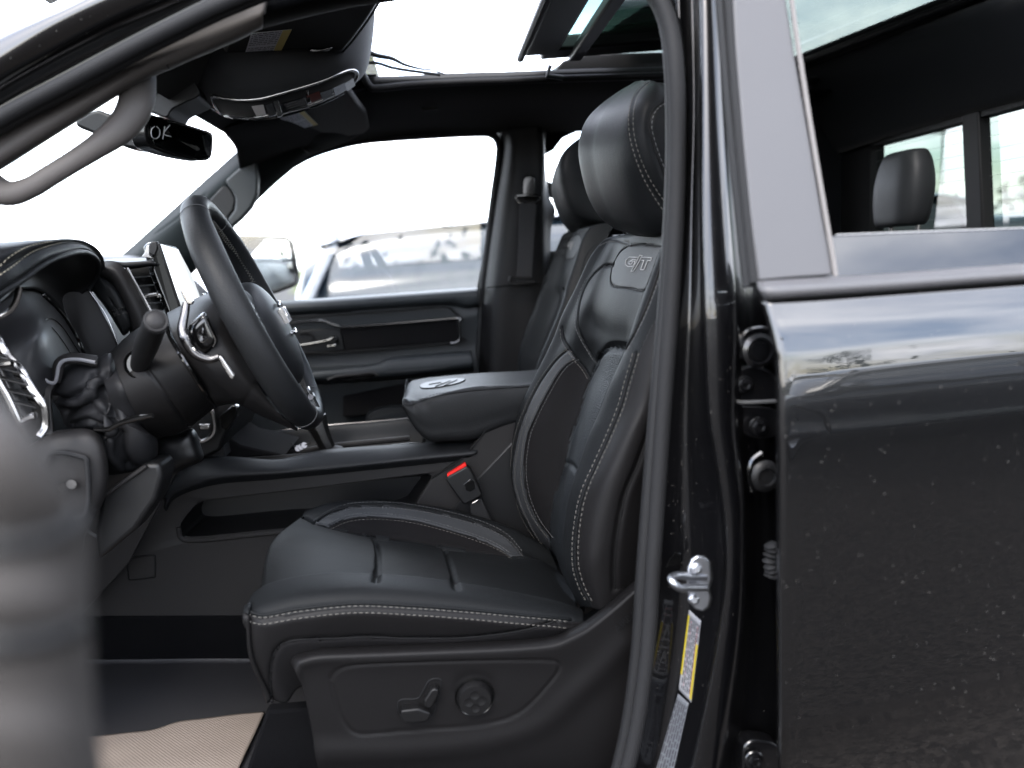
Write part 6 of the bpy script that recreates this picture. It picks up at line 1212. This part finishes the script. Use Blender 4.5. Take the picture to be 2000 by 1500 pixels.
# ================================================================ vehicles outside
tyre = mk('tyre_rubber', (.015, .015, .015), .8); rimm = mk('alloy', (.4, .4, .42), .3, metal=1); wglass = mk('car_window', (.02, .025, .03), .05, spec=.8, coat=1)
lampm = mk('lamp_glass', (.5, .5, .52), .1, coat=1); tailm = mk('tail_lamp', (.4, .02, .02), .2, coat=1)
def car(name, x, y, rz, paintc, label_, cat, group, L_=4.8, H=1.7, W=1.9, hood_=1.05, cab=(.24, .34, .80, .95), rough=.25, wm=None):
    r = root(name, (x, y, 0), label_, cat, group); r.rotation_euler = (0, 0, 0); c, s_ = math.cos(rz), math.sin(rz)
    def T(p): return np.array([x+p[0]*c-p[1]*s_, y+p[0]*s_+p[1]*c, p[2]])
    pm_ = mk(name+'_paint', paintc, rough, coat=.8, coatr=.03)
    belt = hood_+.03; secs = []
    for t, top, ww in ((0, .75, .78), (.02, .86, .88), (.08, .98, .96), (.22, hood_, 1), (.30, belt, 1), (.5, belt, 1), (.75, belt, 1), (.93, belt, .97), (.98, belt-.02, .93), (1, belt-.12, .88)):
        X = (t-.5)*L_; w2 = W/2*ww; b = .30 if .03 < t < .97 else .38
        secs.append([T((X, yy, z)) for yy, z in ((-w2*.96, b), (-w2, b+.2), (-w2, top-.22), (-w2*.96, top-.05), (-w2*.8, top), (0, top+.02), (w2*.8, top), (w2*.96, top-.05), (w2, top-.22), (w2, b+.2), (w2*.96, b), (0, b-.04))])
    mesh('body', loft([np.array(q) for q in secs], 60, 60), pm_, r, sharp=50)
    a, b_, c_, d = cab; w2 = W/2; gs_ = []
    for t, z, ww in ((a, belt-.03, .86), (b_, H-.06, .70), ((b_+c_)/2, H, .72), (c_, H-.04, .70), (d, belt-.03, .84)):
        X = (t-.5)*L_; gs_.append(np.array([T((X, yy, zz)) for yy, zz in ((-w2*.93, belt-.05), (-w2*(ww+.93)/2, (belt+z)/2), (-w2*ww, z-.02), (0, z+.01), (w2*ww, z-.02), (w2*(ww+.93)/2, (belt+z)/2), (w2*.93, belt-.05))]))
    mesh('window', loft(gs_, 40, 60), wm or wglass, r, sharp=60)
    rf = []
    for t, z in ((b_-.02, H-.07), (b_+.03, H-.02), ((b_+c_)/2, H+.025), (c_-.02, H-.01), (c_+.02, H-.05)):
        X = (t-.5)*L_; rf.append(np.array([T((X, yy, zz)) for yy, zz in ((-w2*.74, z-.05), (-w2*.70, z), (0, z+.025), (w2*.70, z), (w2*.74, z-.05), (0, z-.03))]))
    mesh('roof', loft(rf, 16, 40), pm_, r, sharp=60)
    for sy in (-1, 1):
        for (t0, z0, t1, z1) in ((a+.01, belt, b_, H-.05), ((b_+c_)/2, belt, (b_+c_)/2, H-.02), (d-.01, belt, c_, H-.05)):
            mesh('window_pillar', tube([T(((t0-.5)*L_, sy*w2*.945, z0)), T((((t0+t1)/2-.5)*L_, sy*w2*.86, (z0+z1)/2)), T(((t1-.5)*L_, sy*w2*.72, z1))], .035, 8), pm_, r)
        for t in (.19, .80):
            cw = T(((t-.5)*L_, sy*(w2-.12), .36)); axw = T((0, sy, 0))-T((0, 0, 0)); wh = mesh('wheel', lathe(cw, axw, [(.22, -.10), (.34, -.10), (.36, -.06), (.36, .07), (.33, .12), (.24, .125), (.23, .09)], 36), tyre, r)
            mesh('rim', join([lathe(cw, axw, [(.235, .09), (.23, .112), (.20, .10), (.06, .105), (.05, .12), (.001, .122)], 30)]), rimm, wh)
            mesh('wheel_arch', tube([cw+axw*.13+np.array([0, 0, .42*math.sin(q)])+(T((1, 0, 0))-T((0, 0, 0)))*.42*math.cos(q) for q in np.linspace(0, math.pi, 14)], .025, 8), darkp, r)
        mesh('headlight', box(T((-.485*L_, sy*w2*.68, .80)), (.12, .35, .14)), lampm, r, bevel=.03); mesh('tail_light', box(T((.485*L_, sy*w2*.74, .9)), (.10, .16, .26)), tailm, r, bevel=.02)
        mesh('wing_mirror', loft([np.array([T(((a+.06-.5)*L_+dx, sy*(w2+.10)+dy, belt+.08+dz)) for dx, dz in ((-.06, -.08), (.05, -.08), (.06, .08), (-.05, .09))]) for dy in (-.11, 0, .10)], 6, 16), pm_, r, sharp=0)
    return r
paleglass = mk('van_window', (.004, .007, .010), .2, spec=.2, coat=.75, coatr=.15)
car('parked_van', 1.2, 5.7, 0, (.10, .105, .12), 'pale silver van parked beyond the far window, hazy blue side glass', 'van', None, L_=5.2, H=1.73, W=2.0, hood_=1.05, cab=(.085, .155, .93, .99), wm=paleglass)
car('parked_car', -6.5, 16, .1, (.35, .04, .03), 'small red car parked far off beyond the windscreen base', 'car', 'cars parked in the distance')
car('parked_car', 9.5, 13, 1.4, (.12, .17, .22), 'blue grey car behind the truck, seen low through the rear window', 'car', 'cars parked in the distance', H=1.6)
car('parked_car', 15.5, 15.5, 1.5, (.03, .05, .07), 'dark teal car farthest right behind the rear glass', 'car', 'cars parked in the distance', H=1.6)
car('parked_suv', 3.6, -4.6, .03, (.012, .013, .016), 'black utility vehicle opposite, reflected in the rear door paint', 'car', 'cars reflected in the door', H=1.49, L_=4.9, hood_=1.0)
car('parked_suv', 9.6, -4.9, 0, (.02, .022, .03), 'dark blue utility vehicle behind the black one in the reflection', 'car', 'cars reflected in the door', H=1.46, L_=4.9, hood_=1.0)
# ================================================================ trees
barkm = mk('bark', (.08, .06, .045), .9); leafs = [mk('leaf_green', (.075, .12, .03), .7, spec=.2), mk('leaf_yellow_green', (.13, .16, .035), .7, spec=.2), mk('leaf_dark_green', (.035, .06, .025), .7, spec=.2)]
def tree(x, y, h, w, lab, grp, lm=0, conic=False, n=900, seed=1):
    rg = np.random.RandomState(seed); r = root('conifer_tree' if conic else 'birch_tree', (x, y, 0), lab, 'tree', grp)
    tr = [tube([(x, y, 0), (x+.05*h*.1, y, h*.5), (x, y, h*.93)], [h*.022, h*.014, h*.004], 8)]
    for k in range(9):
        a = rg.uniform(0, 6.28); z0 = h*rg.uniform(.25, .8); l = w*.45*(1-(z0/h)*.6); tr.append(tube([(x, y, z0), (x+math.cos(a)*l*.5, y+math.sin(a)*l*.5, z0+h*.05), (x+math.cos(a)*l, y+math.sin(a)*l, z0+h*.12)], [h*.007, h*.005, h*.002], 5))
    mesh('trunk', join(tr), barkm, r)
    V = []; F = []; cl = []
    for k in range(26):
        t = rg.uniform(0, 1); a = rg.uniform(0, 6.28)
        if conic: z = h*(.15+.83*t); rr = w/2*(1-t)*rg.uniform(.5, 1)
        else: z = h*(.32+.62*t); rr = w/2*math.sin(math.pi*(.12+.8*t))*rg.uniform(.3, 1)
        cl.append((x+math.cos(a)*rr, y+math.sin(a)*rr, z, w*rg.uniform(.09, .17)*(1.2-t*.6)))
    for k in range(n):
        c = cl[k % len(cl)]; d = rg.normal(size=3); d /= np.linalg.norm(d); p = np.array(c[:3])+d*c[3]*rg.uniform(.3, 1.15)*np.array([1, 1, .8]); s_ = h*.016*rg.uniform(.6, 1.4)
        u = nrm(rg.normal(size=3)); v = nrm(np.cross(u, rg.normal(size=3))); o = len(V); V += [p-u*s_, p+v*s_*.6, p+u*s_, p-v*s_*.6]; F.append((o, o+1, o+2, o+3))
    mesh('crown', (V, F), leafs[lm], r, smooth=False); return r
def atpx(px, Y): q = P(px, 520, Y); return q[0], Y
for i, (px, Y, h, w_, lab, lm, cn_) in enumerate([(783, 46, 4.6, 2.6, 'slim yellow green tree left of the others above the van roof', 1, False), (835, 52, 4.4, 3.0, 'short pale tree in the middle above the van roof', 1, False), (868, 50, 4.5, 2.4, 'pale green tree right of the middle above the van roof', 1, False),
      (600, 24, 2.5, 2.2, 'round bright green bush beside the far door mirror', 1, False), (1895, 60, 4.3, 3.4, 'bright green tree just left of the rear window divider', 1, False), (1838, 50, 3.9, 3.2, 'thin tree behind the rear headrest in the back window', 0, False), (1958, 62, 4.7, 3.4, 'dark conifer right of the rear window divider', 2, True), (1996, 60, 5.4, 3.6, 'tall conifer at the right edge of the rear window', 2, True), (195, 60, 4.2, 5, 'faint far tree low in the windscreen', 0, False)]):
    X, Yy = atpx(px, Y); tree(X, Yy, h, w_, lab, 'trees beyond the car park', lm, cn_, seed=i+3)
for i, (x, y, h, w_) in enumerate([(-5, -27, 6, 4.5), (9, -36, 5, 3), (22, -40, 4.5, 5), (38, -42, 7, 5)]):
    tree(x, y, h, w_, ['leafy tree behind the photographer, mirrored on the dark pillar', 'tall tree mirrored in the door paint near its front edge', 'broad tree mirrored in the middle of the door', 'tall tree mirrored at the right of the door'][i], 'trees reflected in the paint', 2, False, 1600, seed=40+i)
# hedge line and lamp posts
hv_ = []; hf_ = []; rg = np.random.RandomState(9)
for k in range(5000):
    side = k % 2; x = rg.uniform(-90, 90); y = -34+rg.uniform(-2, 2); z = abs(rg.normal())*(1.1 if side else .35)*(1+.5*math.sin(x*.7)+.3*math.sin(x*2.3)); s_ = rg.uniform(.15, .4)
    u = nrm(rg.normal(size=3)); v = nrm(np.cross(u, rg.normal(size=3))); o = len(hv_); p = np.array([x, y, z+.2]); hv_ += [p-u*s_, p+v*s_*.6, p+u*s_, p-v*s_*.6]; hf_.append((o, o+1, o+2, o+3))
hg = mesh('hedge', (hv_, hf_), leafs[2], None, smooth=False); hg['kind'] = 'stuff'; hg['label'] = 'low dark hedge along the far edge of the car park behind the photographer'; hg['category'] = 'hedge'
postm = mk('post_metal', (.25, .25, .26), .5, metal=.6)
def lamp(x, y, h, lab, grp='lamp posts'):
    r = root('lamp_post', (x, y, 0), lab, 'lamp post', grp); mesh('post', tube([(x, y, 0), (x, y, h)], [.10, .06], 12), postm, r)
    mesh('lamp_head', loft([np.array([(x+dx*s_, y+dy*s_, h+z) for dx, dy in ((-.9, -.35), (.9, -.35), (.9, .35), (-.9, .35))]) for s_, z in ((.5, .2), (1, .12), (1, 0), (.8, -.04))], 6, 24), mk('lamp_white', (.8, .8, .8), .4), r)
X, Yy = atpx(1836, 44); lamp(X, Yy, 1.5+(445-291)/1520*52, 'tall lamp post seen through the rear window behind the headrest')
lamp(4.6, -15, 7.5, 'lamp post mirrored in the rear door paint')
